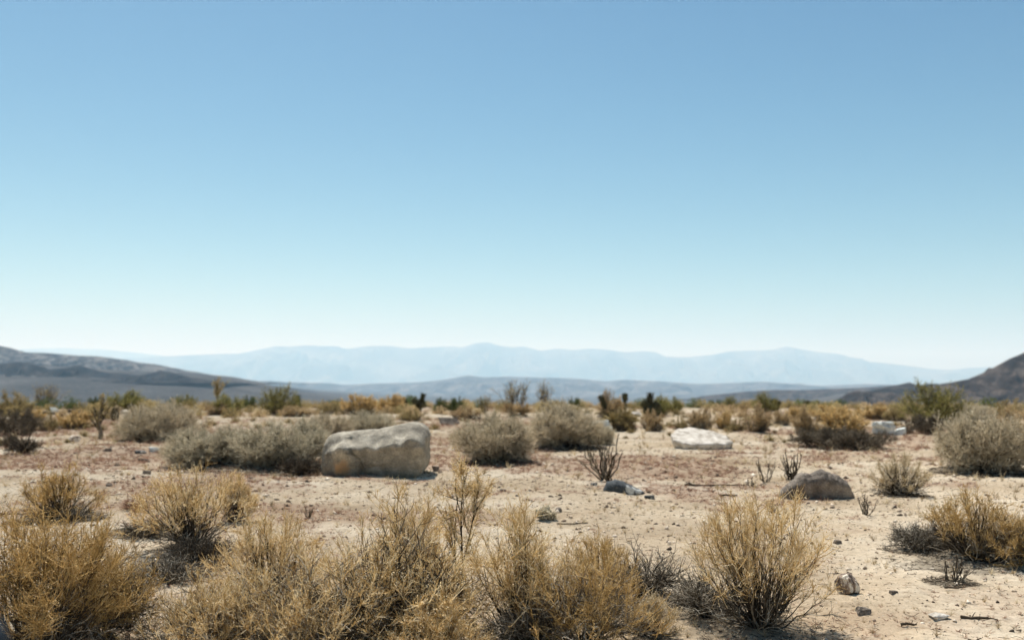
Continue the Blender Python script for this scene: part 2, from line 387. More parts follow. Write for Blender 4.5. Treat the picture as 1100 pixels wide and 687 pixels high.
def m_yucca(seed, W, H, trunk=.35, heads=1, mat='olive', dead=True):
    """shaggy trunk with rosettes of stiff blades"""
    rng = np.random.default_rng(seed); a = Acc(); b = Acc(); d_ = Acc()
    for h in range(heads):
        ph = h * 2.4 + rng.random(); ln = trunk * H * (.8 + .4 * rng.random()); off = (W * .22 if heads > 1 else 0)
        top = np.array([math.cos(ph) * off, math.sin(ph) * off, ln])
        t = np.linspace(0, 1, 6)[:, None]; P = (np.zeros(3) * (1 - t) + top * t + np.array([[0, 0, 0]]))[None]
        a.tubes(P, np.full((1, 6), .07 * H) * np.linspace(1.2, .9, 6), rng, 8)
        n = 170; dr = rng.normal(size=(n, 3)); dr[:, 2] = np.abs(dr[:, 2]) * .9 + .1; dr /= np.linalg.norm(dr, axis=1, keepdims=True)
        L = H * (1 - trunk) * (.6 + .4 * rng.random(n))[:, None]
        b.tubes(bez(np.repeat(top[None], n, 0), top + dr * L * .55, top + dr * L + np.array([0, 0, -.08 * H]), 4), np.array([[.016, .02, .014, .003]]) * H * np.ones((n, 1)), rng, 3)
        dr = rng.normal(size=(n, 3)); dr[:, 2] = -np.abs(dr[:, 2]) * 1.2 - .3; dr /= np.linalg.norm(dr, axis=1, keepdims=True)
        st = top * rng.random(n)[:, None]
        d_.tubes(clipz(bez(st, st + dr * L * .25 + np.array([0, 0, .02]), st + dr * L * .5, 4)), np.full((n, 4), .010) * H, rng, 3)
    return [('trunk', a.mesh('trunk'), M['stem']), ('leaves', b.mesh('leaves'), M[mat]), ('dead_leaves', d_.mesh('dead_leaves'), M['orange'])]

# ------------------------------------------------------------------ rocks
def ico(sub):
    import bmesh
    bm = bmesh.new(); bmesh.ops.create_icosphere(bm, subdivisions=sub, radius=1)
    V = np.array([v.co[:] for v in bm.verts]); Fc = np.array([[v.index for v in f.verts] for f in bm.faces]); bm.free()
    return V, Fc
def n3(V, s, seed):
    return (vnoise(V[:, 0] * s + 3, V[:, 1] * s + 7, seed) + vnoise(V[:, 1] * s + 1, V[:, 2] * s + 5, seed + 1) + vnoise(V[:, 2] * s + 9, V[:, 0] * s + 2, seed + 2)) / 3 - .5
def rock_mesh(seed, size, facets=12, sharp=40, noise=.07, sub=5, flat=0, bury=.18):
    rng = np.random.default_rng(seed); V, Fc = ico(sub)
    N = rng.normal(size=(facets, 3)); N[:6] = [[1, .1, .1], [-1, .1, 0], [0, 1, .1], [.1, -1, .15], [0, .05, 1], [0, 0, -1]]
    N += rng.normal(size=N.shape) * .16; N /= np.linalg.norm(N, axis=1, keepdims=True)
    d = .78 + .3 * rng.random(facets)
    dt = np.maximum(V @ N.T, 1e-3) / d
    r = 1 / (np.sum(dt ** sharp, 1) ** (1 / sharp))
    P = V * r[:, None]
    P *= (1 + noise * 2.2 * n3(P, 1.8, seed) + noise * 1.6 * n3(P, 4.3, seed + 9) + noise * .9 * n3(P, 11, seed + 19) + noise * .5 * n3(P, 27, seed + 29))[:, None]
    lo, hi = P.min(0), P.max(0); P = (P - (lo + hi) / 2) / (hi - lo)
    P *= np.array(size); P[:, 2] += size[2] * (.5 - bury)
    return fast_mesh('rock', P, Fc, smooth=False if sub < 4 else True)
def big_boulder():
    """long loaf of granite: flat sloping top, undercut front with a diagonal crack"""
    V, Fc = ico(6)
    p = 12
    r = 1 / (np.abs(V[:, 0]) ** p + np.abs(V[:, 1]) ** p + np.abs(V[:, 2]) ** p) ** (1 / p)
    P = V * r[:, None]
    W, D, H = 1.86, 1.25, .86
    X = P[:, 0] * W / 2; Y = P[:, 1] * D / 2; Z = (P[:, 2] + 1) / 2
    topx = np.interp(X, [-.93, -.75, -.5, 0, .4, .62, .8, .93], [.66, .72, .74, .78, .86, .90, .89, .80])
    z = Z * topx
    f = np.clip(-P[:, 1], 0, 1)                      # towards the camera
    up = sst(Z, .45, 1.)
    # top surface tips down to a scalloped brow on the front
    brow = .19 + .02 * np.sin(X * 4.3 + .6) + .018 * np.sin(X * 15.7) + .016 * np.sin(X * 27)
    z = z - up * sst(f, .15, 1) * (brow + .05)
    Y = Y + .20 * sst(f, .5, 1) * np.clip((.52 - z) / .52, 0, 1)            # undercut front
    Y = Y + .05 * sst(f, .5, 1) * np.sin(X * 5.2 + 1)
    # left end bevel, right end upright
    lf = sst(-X, .55, .93); Y = Y * (1 - .35 * lf * (P[:, 1] < 0)); X = X + .08 * lf * sst(z, .3, .7)
    X = X - .10 * sst(X, .7, .93) * sst(.3 - z, 0, .3)
    Q = np.stack([X, Y, z], 1)
    n = Q / (np.linalg.norm(Q - [0, 0, .4], axis=1, keepdims=True) + .2)
    dn = .04 * n3(Q, 1.9, 5) + .06 * n3(Q, 4.6, 6) + .05 * n3(Q, 12., 7) + .03 * n3(Q, 30., 8) + .016 * n3(Q, 62., 9)
    # crack: plane through the front, running from upper left to lower right
    s = (X + .47) - (-.62) * (z - .68) * -1 * -1
    s = X + .50 - (.72 - z) * .62 + .03 * np.sin(z * 17)
    fr = sst(f, .35, .7) + .6 * sst(Z, .8, 1) * (Y < .1)
    crack = np.exp(-(s / .017) ** 2) * .12 * np.clip(fr, 0, 1)
    lip = sst(s, -.25, -.01) * (s < 0) * .035 * np.clip(fr, 0, 1)
    s2 = X + .72 - .05 * np.sin(z * 8); step = (sst(s2, -.03, .03) - 1) * .10 * sst(f, .4, .8)
    c = Q - [0, 0, .38]; c[:, 2] *= .6; nn = c / np.linalg.norm(c, axis=1, keepdims=True)
    s3 = (z - .60) - .04 * np.sin(X * 11); ledge = np.exp(-(s3 / .016) ** 2) * .04 * sst(f, .5, .9) * sst(-X, .35, .5)
    Q = Q + nn * (dn - crack + lip + step * .6 - ledge)[:, None]
    Q[:, 2] -= .05
    return fast_mesh('rock', Q, Fc)

# ------------------------------------------------------------------ placing
def px_size(px, py, w, h):
    x, y, z = G(px, py); k = math.hypot(y, 0) / F
    return x, y, z, w * k, h * k
def thing(name, parts, label, cat, loc, rz=0, sc=(1, 1, 1), group=None, dup=False):
    e = empty(name, loc, rz); e.scale = sc
    tag(e, label, cat, group)
    for n, me, m in parts:
        link(n, me, m, e)
    return e
PROTO = {}
def proto(key, fn, W, H):
    if key not in PROTO: PROTO[key] = (fn(), W, H)
    return PROTO[key]
def copy_tree(e, label, loc, rz, sc, name=None, group=None):
    c = e.copy(); COL.objects.link(c); c.location = loc; c.rotation_euler = (0, 0, rz); c.scale = sc; c['label'] = label
    if group: c['group'] = group
    for ch in e.children:
        d = ch.copy(); COL.objects.link(d); d.parent = c
    return c
FIRST = {}
def put(key, name, px, py, w, h, label, rz=0, cat='shrub', group=None):
    x, y, z, Wm, Hm = px_size(px, py, w, h)
    parts, W0, H0 = PROTO[key]
    sc = (Wm / W0, Wm / W0, Hm / H0)
    kz = (key, name)
    if kz in FIRST: return copy_tree(FIRST[kz], label, (x, y, z - .01), rz, sc, group=group)
    FIRST[kz] = thing(name, parts, label, cat, (x, y, z - .01), rz, sc, group)
    return FIRST[kz]
# ------------------------------------------------------------------ hummocks, then the sheet of ground
_m = []
for px, py, w, h in [(55, 700, 170, .07), (205, 592, 110, .06), (285, 660, 130, .05), (335, 700, 130, .05), (430, 700, 140, .06), (590, 700, 150, .06), (815, 672, 110, .06),
                     (1045, 598, 130, .06), (172, 473, 90, .14), (270, 499, 150, .12), (530, 496, 95, .13), (606, 480, 80, .12), (1055, 505, 110, .14), (62, 556, 90, .05), (400, 514, 110, .03), (905, 480, 90, .08), (970, 530, 60, .04)]:
    x, y, z = G(px, py); _m.append((x, y, w * y / F * .5, h))
MOUNDS.extend(_m)

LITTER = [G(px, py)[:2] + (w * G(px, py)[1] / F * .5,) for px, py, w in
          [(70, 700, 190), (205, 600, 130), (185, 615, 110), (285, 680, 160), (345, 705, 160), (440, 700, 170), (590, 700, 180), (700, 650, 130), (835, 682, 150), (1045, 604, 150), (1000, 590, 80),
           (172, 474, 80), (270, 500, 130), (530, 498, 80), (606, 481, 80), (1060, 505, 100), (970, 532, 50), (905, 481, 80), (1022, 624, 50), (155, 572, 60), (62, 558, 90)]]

def build_ground():
    fine = np.linspace(-math.radians(36), math.radians(36), 820)
    rest = np.linspace(math.radians(36), math.radians(324), 120)[1:-1]
    az = np.concatenate([fine, rest])
    rs = np.concatenate([[.05, .6, 1.2, 2, 2.8], 3.4 * 1.0062 ** np.arange(0, 560)])
    rs = np.concatenate([rs, rs[-1] * 1.025 ** np.arange(1, 215)]); rs = rs[rs < 66000]
    A, Rr = np.meshgrid(az, rs); x = Rr * np.sin(A); y = Rr * np.cos(A)
    z = terrain(x, y)
    n, m = A.shape
    idx = np.arange(n * m).reshape(n, m); nx = np.roll(idx, -1, 1)
    Q = np.stack([idx[:-1], nx[:-1], nx[1:], idx[1:]], -1).reshape(-1, 4)[:, ::-1]
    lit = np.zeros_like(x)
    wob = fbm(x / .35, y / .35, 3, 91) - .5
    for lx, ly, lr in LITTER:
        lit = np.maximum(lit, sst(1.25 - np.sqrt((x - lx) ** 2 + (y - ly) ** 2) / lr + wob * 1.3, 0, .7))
    far = sst(np.log(Rr), math.log(70), math.log(240))
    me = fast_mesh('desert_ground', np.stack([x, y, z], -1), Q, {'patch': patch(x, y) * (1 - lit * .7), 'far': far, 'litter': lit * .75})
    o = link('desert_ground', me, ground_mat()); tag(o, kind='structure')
    tag(o, 'pale sandy desert floor with reddish mats of dried plants')
build_ground()

# ------------------------------------------------------------------ hills and mountain ranges
HM = {'far': hill_mat('far_range_rock', (.02, .02, .022), (.07, .068, .066), (.15, .145, .135), .0006),
      'mid': hill_mat('mid_hills_rock', (.03, .033, .04), (.075, .077, .085), (.15, .148, .15), .0026),
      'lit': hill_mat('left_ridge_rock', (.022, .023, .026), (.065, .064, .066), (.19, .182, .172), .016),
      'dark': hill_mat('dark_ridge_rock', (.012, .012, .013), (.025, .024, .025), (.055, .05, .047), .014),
      'right': hill_mat('right_hill_rock', (.014, .012, .011), (.038, .031, .028), (.10, .083, .072), .024)}
def ridge(name, label, mat, D, pts, W, zb, seed, spur=900., nx=420, nt=44, rough=.25, jag=.02, back=None):
    pts = sorted(pts); xs = np.array([p[0] for p in pts], float); ys = np.array([p[1] for p in pts], float)
    px = np.linspace(xs[0], xs[-1], nx)
    crest = CH + np.interp(px, xs, ys * -1 + HY) / F * D
    X = (px - CX) / F * D
    k = 5; ker = np.ones(k) / k; crest = np.convolve(np.pad(crest, k // 2, 'edge'), ker, 'valid')
    crest = crest + (fbm(X / (spur * .5), X * 0 + seed, 4, seed) - .5) * jag * 2 * (crest.max() - zb)
    ends = np.minimum(sst(px, xs[0], xs[0] + (xs[-1] - xs[0]) * .04), sst(-px, -xs[-1], -xs[-1] + (xs[-1] - xs[0]) * .04))
    t = np.linspace(-1, 1, nt * 2 + 1)
    T, XX = np.meshgrid(t, X, indexing='ij'); CC = np.broadcast_to(crest, T.shape)
    a = np.abs(T)
    wx = XX + (fbm(XX / spur, T * 3 + 9, 3, seed + 3) - .5) * spur * 1.1
    rn = np.abs(fbm(wx / spur * 1.4, T * .8 + (T > 0) * 20, 4, seed + 7) - .5) * 6.5; rn = np.clip(1 - rn, 0, 1)   # spur crests
    prof = (1 - a) ** (0.75 + 1.5 * (1 - rn))
    n2 = (fbm(XX / spur * 3, T * 6, 4, seed + 13) - .5) * rough * np.sin(math.pi * np.clip(a * 1.1, 0, 1))
    h = np.clip(prof * (1 + n2), 0, 1) * np.broadcast_to(ends, T.shape)
    Z = zb + (CC - zb) * h - 2
    Wd = W * (.8 + .4 * fbm(XX / spur / 2, T * 0, 2, seed + 21))
    Y = D + T * Wd
    V = np.stack([XX, Y, Z], -1); n, m = T.shape; idx = np.arange(n * m).reshape(n, m)
    Q = np.stack([idx[:-1, :-1], idx[:-1, 1:], idx[1:, 1:], idx[1:, :-1]], -1).reshape(-1, 4)
    o = link(name, fast_mesh(name, V, Q), HM[mat]); tag(o, label, kind='structure'); return o
ridge('mountain_range', 'long pale blue mountain range fading into haze on the horizon', 'far', 44000,
      [(-60, 400), (40, 392), (100, 387), (150, 384), (175, 383), (215, 381), (240, 380), (255, 380), (275, 376), (295, 371.5), (310, 372.5), (330, 371), (345, 372), (360, 371.5), (372, 375), (385, 373), (400, 371.5),
       (420, 371.5), (440, 374), (455, 373), (485, 372), (497, 373), (512, 368), (525, 367.5), (535, 371), (550, 373), (562, 372), (580, 376.5), (600, 374), (615, 376), (635, 374), (655, 376), (672, 378.5), (690, 377),
       (705, 378), (715, 383), (740, 383.5), (765, 381), (785, 377), (830, 376), (845, 372), (860, 375), (880, 378), (900, 380), (930, 388), (960, 391), (1000, 396), (1020, 397), (1040, 395), (1070, 394), (1250, 400)],
      7000, -100, 3, 2600, 900, 50, .5, .008)
ridge('mountain_range', 'faintest mountain ridge at the far left, almost lost in haze', 'far', 58000,
      [(-300, 380), (-60, 378), (0, 376), (60, 373.5), (110, 375), (150, 379), (185, 383), (230, 388), (300, 398)], 6000, -100, 8, 5000, 220, 30, .2, .006)
ridge('hills', 'low grey blue hills across the middle of the valley', 'mid', 14000,
      [(60, 424), (150, 416), (220, 412), (250, 410), (290, 408.5), (310, 410), (350, 411), (370, 413), (400, 411.5), (450, 410.5), (475, 407.5), (503, 403), (520, 405), (545, 404), (580, 405.5), (615, 406), (650, 409), (670, 407.5),
       (710, 409.5), (750, 412), (790, 410.5), (820, 409.5), (850, 412), (880, 414), (930, 412), (1000, 414), (1100, 420)], 2600, -125, 15, 800, 800, 50, .8, .015)
ridge('hills', 'lighter upper slopes of the long ridge on the left', 'lit', 4900,
      [(-260, 345), (-60, 364), (0, 371), (12, 373.5), (25, 377.5), (55, 379), (80, 381), (105, 382), (135, 386), (150, 389), (170, 391), (200, 397), (230, 402), (250, 404), (275, 409), (300, 415)],
      1000, 20, 33, 170, 700, 60, .55, .006)
ridge('hills', 'dark blue lower ridge in front of the left ridge', 'dark', 3300,
      [(-260, 378), (-60, 385), (0, 390), (20, 388), (40, 391), (52, 395), (75, 394), (85, 392), (105, 396), (122, 400), (150, 402), (172, 397), (182, 399), (210, 405), (235, 408.5), (262, 414)],
      230, 15, 37, 90, 600, 40, .9, .05)
ridge('hills', 'dark rocky hillside rising at the right edge', 'right', 1900,
      [(955, 424), (975, 419), (990, 415), (1010, 411), (1025, 408.5), (1040, 405.5), (1052, 401.5), (1062, 396), (1075, 389), (1085, 383.5), (1100, 377.5), (1140, 362), (1250, 338), (1420, 330), (1600, 345)],
      380, -46, 47, 70, 700, 60, .4, .004)
ridge('hills', 'small dark knolls at the foot of the right hillside', 'dark', 2400,
      [(900, 421), (940, 418), (955, 414), (968, 411), (976, 409.5), (985, 413), (995, 411), (1004, 410.5), (1020, 413), (1060, 410), (1120, 412)], 260, -45, 52, 90, 300, 30, .6, .04)
ridge('hills', 'low dark outcrop on the plain left of the right hillside', 'right', 2100,
      [(898, 430), (905, 423), (915, 419), (921, 418), (935, 420), (950, 421), (958, 420), (966, 425), (972, 430)], 130, -42, 57, 60, 200, 26, .6, .05)
ridge('mesa', 'long low grey mesa line on the right side of the plain', 'right', 5200,
      [(740, 426), (775, 422.5), (800, 420), (830, 418), (860, 418), (890, 417), (920, 416), (960, 413), (1010, 412), (1100, 410)], 600, -70, 62, 240, 400, 30, .4, .01)

# ------------------------------------------------------------------ rocks
def rock(name, px, py, w, h, label, mat, seed, dep=.7, rz=0, cat='rock', me=None, group=None, **kw):
    x, y, z, Wm, Hm = px_size(px, py, w, h)
    me = me or rock_mesh(seed, (Wm, Wm * dep, Hm / (1 - kw.get('bury', .18))), **kw)
    o = link(name, me, M[mat]); o.location = (x, y + Wm * dep * .3, z); o.rotation_euler = (0, 0, rz)
    return tag(o, label, cat, group or ('small stones scattered on the sand' if name == 'stone' else 'rocks on the desert floor'))
bx, by, bz, bw, bh = px_size(398, 512, 115, 55)
bo = link('boulder', big_boulder(), M['rock']); bo.location = (bx, by + .62, bz); k = bw / 1.86; bo.scale = (k * 1.0, k, bh / .83)
tag(bo, 'large loaf shaped tan grey boulder with a diagonal crack and an orange stain', 'boulder')
def slab():
    x, y, z, W, H = px_size(758, 483, 64, 20)
    top = np.array([(-.50, -.30), (-.36, -.46), (-.16, -.52), (.10, -.42), (.34, -.44), (.50, -.28), (.46, .10), (.20, .40), (-.08, .52), (-.34, .38), (-.50, .05)])
    rng = np.random.default_rng(5); n = 8
    t = np.linspace(0, 1, n, endpoint=False); ring = np.concatenate([top[i] * (1 - t[:, None]) + top[(i + 1) % len(top)] * t[:, None] for i in range(len(top))])
    ring = ring + rng.normal(size=ring.shape) * .006; m = len(ring); V = []
    for s, zz in [(.02, .015), (.25, .012), (.5, .018), (.75, .008), (.93, .012), (.999, .004), (1., -.03), (.975, -.09), (.92, -.15), (.80, -.19), (.4, -.20), (.02, -.20)]:
        p = ring * s; V.append(np.stack([p[:, 0] * W, p[:, 1] * W * 1.0, zz * W * 1.1 + (fbm(p[:, 0] * 7, p[:, 1] * 7 + zz * 9, 3, 3) - .5) * .035 * W], 1))
    k = len(V); V = np.concatenate(V); idx = np.arange(k * m).reshape(k, m); nx = np.roll(idx, -1, 1)
    Q = np.stack([idx[:-1], idx[1:], nx[1:], nx[:-1]], -1).reshape(-1, 4)
    a = math.radians(14); Y = V[:, 1].copy(); V[:, 1] = Y * math.cos(a) - V[:, 2] * math.sin(a); V[:, 2] = Y * math.sin(a) + V[:, 2] * math.cos(a) + W * .20
    V[:, 2] += V[:, 0] * -.03
    o = link('flat_rock', fast_mesh('flat_rock', V, Q, None, False), M['slab']); o.location = (x, y + W * .45, z); tag(o, 'flat white slab of rock tilted on the sand, with a dark underside', 'rock')
slab()
def profile_rock(seed, W, H, D, prof, sq=.55, jag=.06):
    U = np.linspace(-1, 1, 90); A = np.linspace(0, math.pi, 60); u, a = np.meshgrid(U, A, indexing='ij')
    hh = np.interp(U, [p[0] for p in prof], [p[1] for p in prof])
    hh = (hh * (1 + jag * (fbm(U * 6, U * 0 + seed, 3, seed) - .5) * 3))[:, None]
    wd = np.sqrt(np.clip(1 - np.abs(u) ** 3, 0, 1)) * .9 + .1 * np.sqrt(np.clip(1 - u * u, 0, 1))
    x = u * W / 2; y = -np.cos(a) * D / 2 * wd; z = np.sin(a) ** sq * hh * H * (1 - .12 * (np.cos(a) < 0) * np.abs(np.cos(a)))
    P = np.stack([x, y, z], -1).reshape(-1, 3); q = P / W
    dn = (.05 * n3(q, 3, seed) + .06 * n3(q, 9, seed + 4) + .045 * n3(q, 21, seed + 8) + .02 * n3(q, 50, seed + 12)) * min(W, H * 2) 
    c = P - [0, 0, H * .2]; P = P + c / (np.linalg.norm(c, axis=1, keepdims=True) + 1e-6) * dn[:, None]; P[:, 2] -= H * .06
    n, m = u.shape; idx = np.arange(n * m).reshape(n, m)
    Q = np.stack([idx[:-1, :-1], idx[1:, :-1], idx[1:, 1:], idx[:-1, 1:]], -1).reshape(-1, 4)
    return fast_mesh('rock', P, Q, None, False)
def prock(px, py, w, h, dep, label, mat, seed, prof, rz=0, **k):
    x, y, z, Wm, Hm = px_size(px, py, w, h); o = link('rock', profile_rock(seed, Wm, Hm, Wm * dep, prof, **k), M[mat]); o.location = (x, y + Wm * dep * .4, z); o.rotation_euler = (0, 0, rz)
    return tag(o, label, 'rock', 'rocks on the desert floor')
prock(672, 530, 46, 15, .6, 'black and white angular rock on the sand below the bare upright bush', 'drock', 61, [(-1, .1), (-.85, .8), (-.5, 1), (-.2, .9), (.3, .6), (.8, .25), (1, .05)], jag=.05, sq=.45)
rock('rock', 698, 536, 12, 4, 'small flat dark stone just right of the black and white rock', 'drock', 5, .6, .1)
prock(882, 536, 84, 29, .42, 'broad rounded dark brown rock half buried in sand on the right', 'brock', 63, [(-1, .1), (-.96, .36), (-.80, .46), (-.62, .74), (-.45, .93), (-.2, .96), (.0, 1.03), (.3, .98), (.42, 1.0), (.60, .82), (.72, .70), (.88, .34), (1, .05)], jag=.10, sq=.30)
rock('rock', 912, 638, 25, 21, 'blocky brown and cream rock on the sand right of the golden bush', 'trock', 72, .9, .75, facets=12, sharp=30, noise=.13)
rock('stone', 928, 661, 17, 9, 'small dark lumpy stone below the blocky brown and cream rock', 'brock', 14, .8, .2)
rock('stone', 901, 585, 9, 5, 'small dark stone alone on bare sand below the broad brown rock', 'brock', 15, .8, .2)
rock('stone', 961, 640, 12, 6, 'small dark chip of stone right of the blocky rock', 'brock', 16, .7, .5)
rock('stone', 1010, 664, 22, 5, 'flat pale stone near the bottom right corner', 'slab', 17, .8, .2, bury=.3)
rock('rock', 645, 467, 26, 16, 'jagged blue white rock at the right end of a grey bush', 'white', 18, .8, .2, facets=9, sharp=50, noise=.2)
rock('rock', 952, 467, 24, 15, 'pale greenish white rock, larger of the pair before the green bush', 'white', 19, .8, .5, facets=9, sharp=50, noise=.22)
rock('rock', 968, 467, 13, 8, 'pale white rock, smaller of the pair before the green bush', 'white', 20, .8, .1)
rock('rock', 683, 447, 13, 5, 'small white rock among the brown bushes behind the sand flat', 'slab', 22, .8, .1)
rock('rock', 132, 445, 10, 5, 'small white rock left of the brown grey mound bush', 'slab', 23, .8, .1)
rock('rock', 57, 442, 9, 5, 'small bluish white rock at the back on the left', 'white', 24, .8, .1)
rock('rock', 1014, 455, 12, 7, 'small grey white rock under the tall green bush', 'white', 25, .8, .1)
rock('rock', 482, 457, 24, 9, 'dark brown rock on the sand behind the boulder', 'brock', 26, .8, .1, facets=9, sharp=20)
rock('stone', 468, 506, 9, 6, 'round dark stone just right of the large boulder', 'brock', 27, .8, .1)
rock('stone', 115, 485, 9, 4, 'lone dark stone on the sand below the bare little tree', 'brock', 28, .8, .1)
rock('stone', 151, 487, 14, 3.5, 'flat dark stone, left one of the cluster on the left sand', 'drock', 29, .8, .1)
rock('stone', 165, 485, 12, 5, 'pale topped stone, right one of the cluster on the left sand', 'white', 30, .8, .1)
rock('stone', 154, 496, 15, 4, 'thin dark stone below the cluster on the left sand', 'brock', 31, .6, .1)
rock('stone', 79, 474, 12, 6, 'pale pinkish stone left of the bare little tree', 'trock', 32, .8, .1)
rock('stone', 157, 509, 8, 4, 'small dark stone, upper one behind the golden clump on the left', 'brock', 33, .8, .1)
rock('stone', 117, 522, 7, 3, 'small dark stone, lower left one on the pale sand', 'brock', 34, .8, .1)
rock('stone', 600, 549, 8, 4, 'small dark stone on the sand in the middle of the picture', 'brock', 35, .8, .1)
rock('stone', 638, 521, 8, 3, 'small dark stone left of the black and white rock', 'drock', 36, .8, .1)
rock('stone', 604, 481, 8, 4, 'small dark stone at the foot of the middle grey bush', 'drock', 37, .8, .1)
rock('stone', 540, 528, 9, 3, 'small flat dark stone on the sand right of the thin tall stalk', 'brock', 38, .8, .1)
def stick(px, py, w, label, ang, seed, r=.012, bend=.1):
    x, y, z, Wm, _ = px_size(px, py, w, 1); rng = np.random.default_rng(seed); a = Acc()
    K = 12; t = np.linspace(-.5, .5, K)
    P = np.stack([t * Wm, np.sin(t * 5 + seed) * bend * Wm * .3 + rng.normal(size=K) * r * .35, r * .8 + np.abs(np.sin(t * 4 + seed)) * r * .6], 1)[None]
    a.tubes(P, np.full((1, K), r) * np.linspace(1, .5, K), rng, 7, np.array([.5]))
    a.tubes(branch(rng, P, 3, Wm * .3, 4, .2, .9, .8, .4, .1), rad(3, 4, r * .4, r * .2, rng), rng, 5, np.array([.5] * 3))
    o = link('stick', a.mesh('stick'), M['stem']); o.location = (x, y, z); o.rotation_euler = (0, 0, ang); tag(o, label, 'stick', 'dead sticks lying on the sand')
stick(1052, 666, 36, 'dark dry stick lying at the bottom right', -.35, 1, .013)
stick(976, 672, 16, 'short dark stick near the bottom edge on the right', -.15, 2, .011)
stick(1026, 632, 22, 'thin dark stick under the small dark stubby plant', .1, 3, .008)
stick(770, 522, 68, 'long thin dark branch on the sand behind the golden bush', .0, 4, .017)
stick(782, 533, 20, 'short dark stick in front of the long thin branch', .05, 5, .017)
stick(615, 563, 34, 'thin dark twig lying behind the golden clump in the middle', .1, 6, .010, .3)
stick(12, 553, 34, 'dark crooked stick on pale sand at the left edge', -.4, 7, .012, .4)

# ------------------------------------------------------------------ foreground shrubs, each grown on its own
def fg(px, py, w, h, name, label, fn, *a, rz=0, **k):
    x, y, z, Wm, Hm = px_size(px, py, w, h)
    g = {'dry_shrub': 'golden and grey dry shrubs in the foreground', 'dead_shrub': 'dark dead shrubs on the sand', 'small_plant': 'small tufts on the sand'}.get(name)
    return thing(name, fn(*a[:1], Wm, Hm, *a[1:], **k), label, 'shrub', (x, y, z - .01), rz, group=g)
fg(817, 672, 160, 142, 'dry_shrub', 'golden broom like bush fanning up from a dark base, right of centre', m_broom, 101, 'gold', 74, 9, 7, fan=.40, dead=.2, low=.38, sth=1.5)
fg(40, 708, 200, 172, 'dry_shrub', 'large dense golden brown bush filling the lower left corner', m_broom, 102, 'gold2', 85, 11, 9, fan=.5, dead=.4)
fg(112, 690, 90, 120, 'dry_shrub', 'dark tangled twiggy bush right of the large lower left bush', m_wiry, 103, 'grey', 55, 420, 2600, top='gold2')
fg(64, 558, 96, 60, 'dry_shrub', 'olive golden bush standing behind the large lower left bush', m_broom, 104, 'gold2', 60, 8, 7, th=1.4, fan=.5)
fg(208, 584, 140, 84, 'dry_shrub', 'golden bush with wispy upright tops on the left, behind dark arching stems', m_broom, 105, 'gold', 62, 8, 7, th=1.3, dead=.2, low=.4)
fg(250, 560, 50, 56, 'dry_shrub', 'narrow golden tuft rising right beside the wispy golden bush on the left', m_broom, 106, 'gold', 45, 8, 7, th=1.3, dead=.2)
fg(156, 577, 56, 32, 'dead_shrub', 'small black mound of arching dead stems, left of the wispy golden bush', m_wiry, 107, 'stem', 55, 260, 900, th=1.2)
fg(212, 602, 80, 40, 'dead_shrub', 'black arching dead stems spilling from the wispy golden bush', m_wiry, 108, 'stem', 70, 320, 1400, th=1.2)
fg(182, 624, 90, 36, 'dead_shrub', 'low dark sprawl of dead twigs on sand in the lower left', m_wiry, 109, 'grey', 50, 300, 1500, th=1.2)
fg(290, 640, 150, 92, 'dry_shrub', 'broad golden bush with pale twigs, left of the thin tall stalk and below the boulder', m_broom, 110, 'gold', 62, 9, 8, fan=.6, low=.35)
fg(235, 700, 150, 88, 'dry_shrub', 'low golden straw mat with grey dead twigs along the bottom left', m_wiry, 111, 'grey', 60, 520, 4200, top='gold')
fg(340, 705, 150, 112, 'dry_shrub', 'tangled grey wiry bush at the bottom left of centre', m_wiry, 112, 'grey', 60, 480, 3200, top='gold')
fg(432, 690, 140, 150, 'dry_shrub', 'bush of long black arching stems with a golden crown, bottom centre', m_wiry, 113, 'stem', 80, 420, 1400, th=1.4, top='gold')
fg(436, 640, 100, 122, 'dry_shrub', 'golden topped bush on dark stems just behind the black arching bush', m_broom, 114, 'gold', 40, 9, 10, dead=.1, fan=.8)
fg(470, 715, 110, 80, 'dry_shrub', 'low golden bush at the bottom edge in the centre', m_broom, 115, 'gold', 70, 9, 8)
fg(565, 690, 150, 148, 'dry_shrub', 'wide golden bush in the bottom centre, grey and tangled at its foot', m_broom, 116, 'gold', 62, 9, 8, dead=.8, fan=.55)
fg(620, 700, 130, 120, 'dry_shrub', 'dark greenish twiggy bush at the bottom, right of the wide golden bush', m_wiry, 117, 'grey', 60, 400, 1800, top='gold2')
fg(645, 640, 80, 75, 'dry_shrub', 'thin golden brown twiggy bush behind the dark greenish one', m_broom, 118, 'gold2', 35, 8, 7, dead=.2)
fg(694, 640, 86, 68, 'dead_shrub', 'bare black twiggy bush left of the golden broom like bush', m_wiry, 119, 'grey', 65, 260, 900, th=1.2)
fg(758, 662, 80, 62, 'dead_shrub', 'grey wiry dead bush leaning against the golden broom like bush', m_wiry, 120, 'grey', 45, 320, 2000)
fg(700, 682, 64, 42, 'dry_grass', 'small pale golden tuft on the sand at the bottom, right of centre', m_broom, 121, 'straw', 60, 9, 6, dead=.2, fan=.4)
fg(1048, 600, 120, 76, 'dry_shrub', 'golden topped bush on black arching stems at the right edge', m_broom, 122, 'gold2', 60, 8, 7, th=1.3, dead=.1)
fg(1030, 592, 90, 56, 'dead_shrub', 'black arching dead stems under the golden topped bush at the right', m_wiry, 123, 'stem', 50, 160, 300, th=1.5)
fg(986, 590, 66, 38, 'dry_shrub', 'low grey brushy mound left of the golden topped bush at the right', m_wiry, 124, 'grey', 60, 500, 3400, th=1.1)
fg(1092, 606, 70, 56, 'dry_shrub', 'grey brushy mound cut by the right edge of the picture', m_wiry, 125, 'grey', 60, 500, 3400, top='gold2', th=1.1)
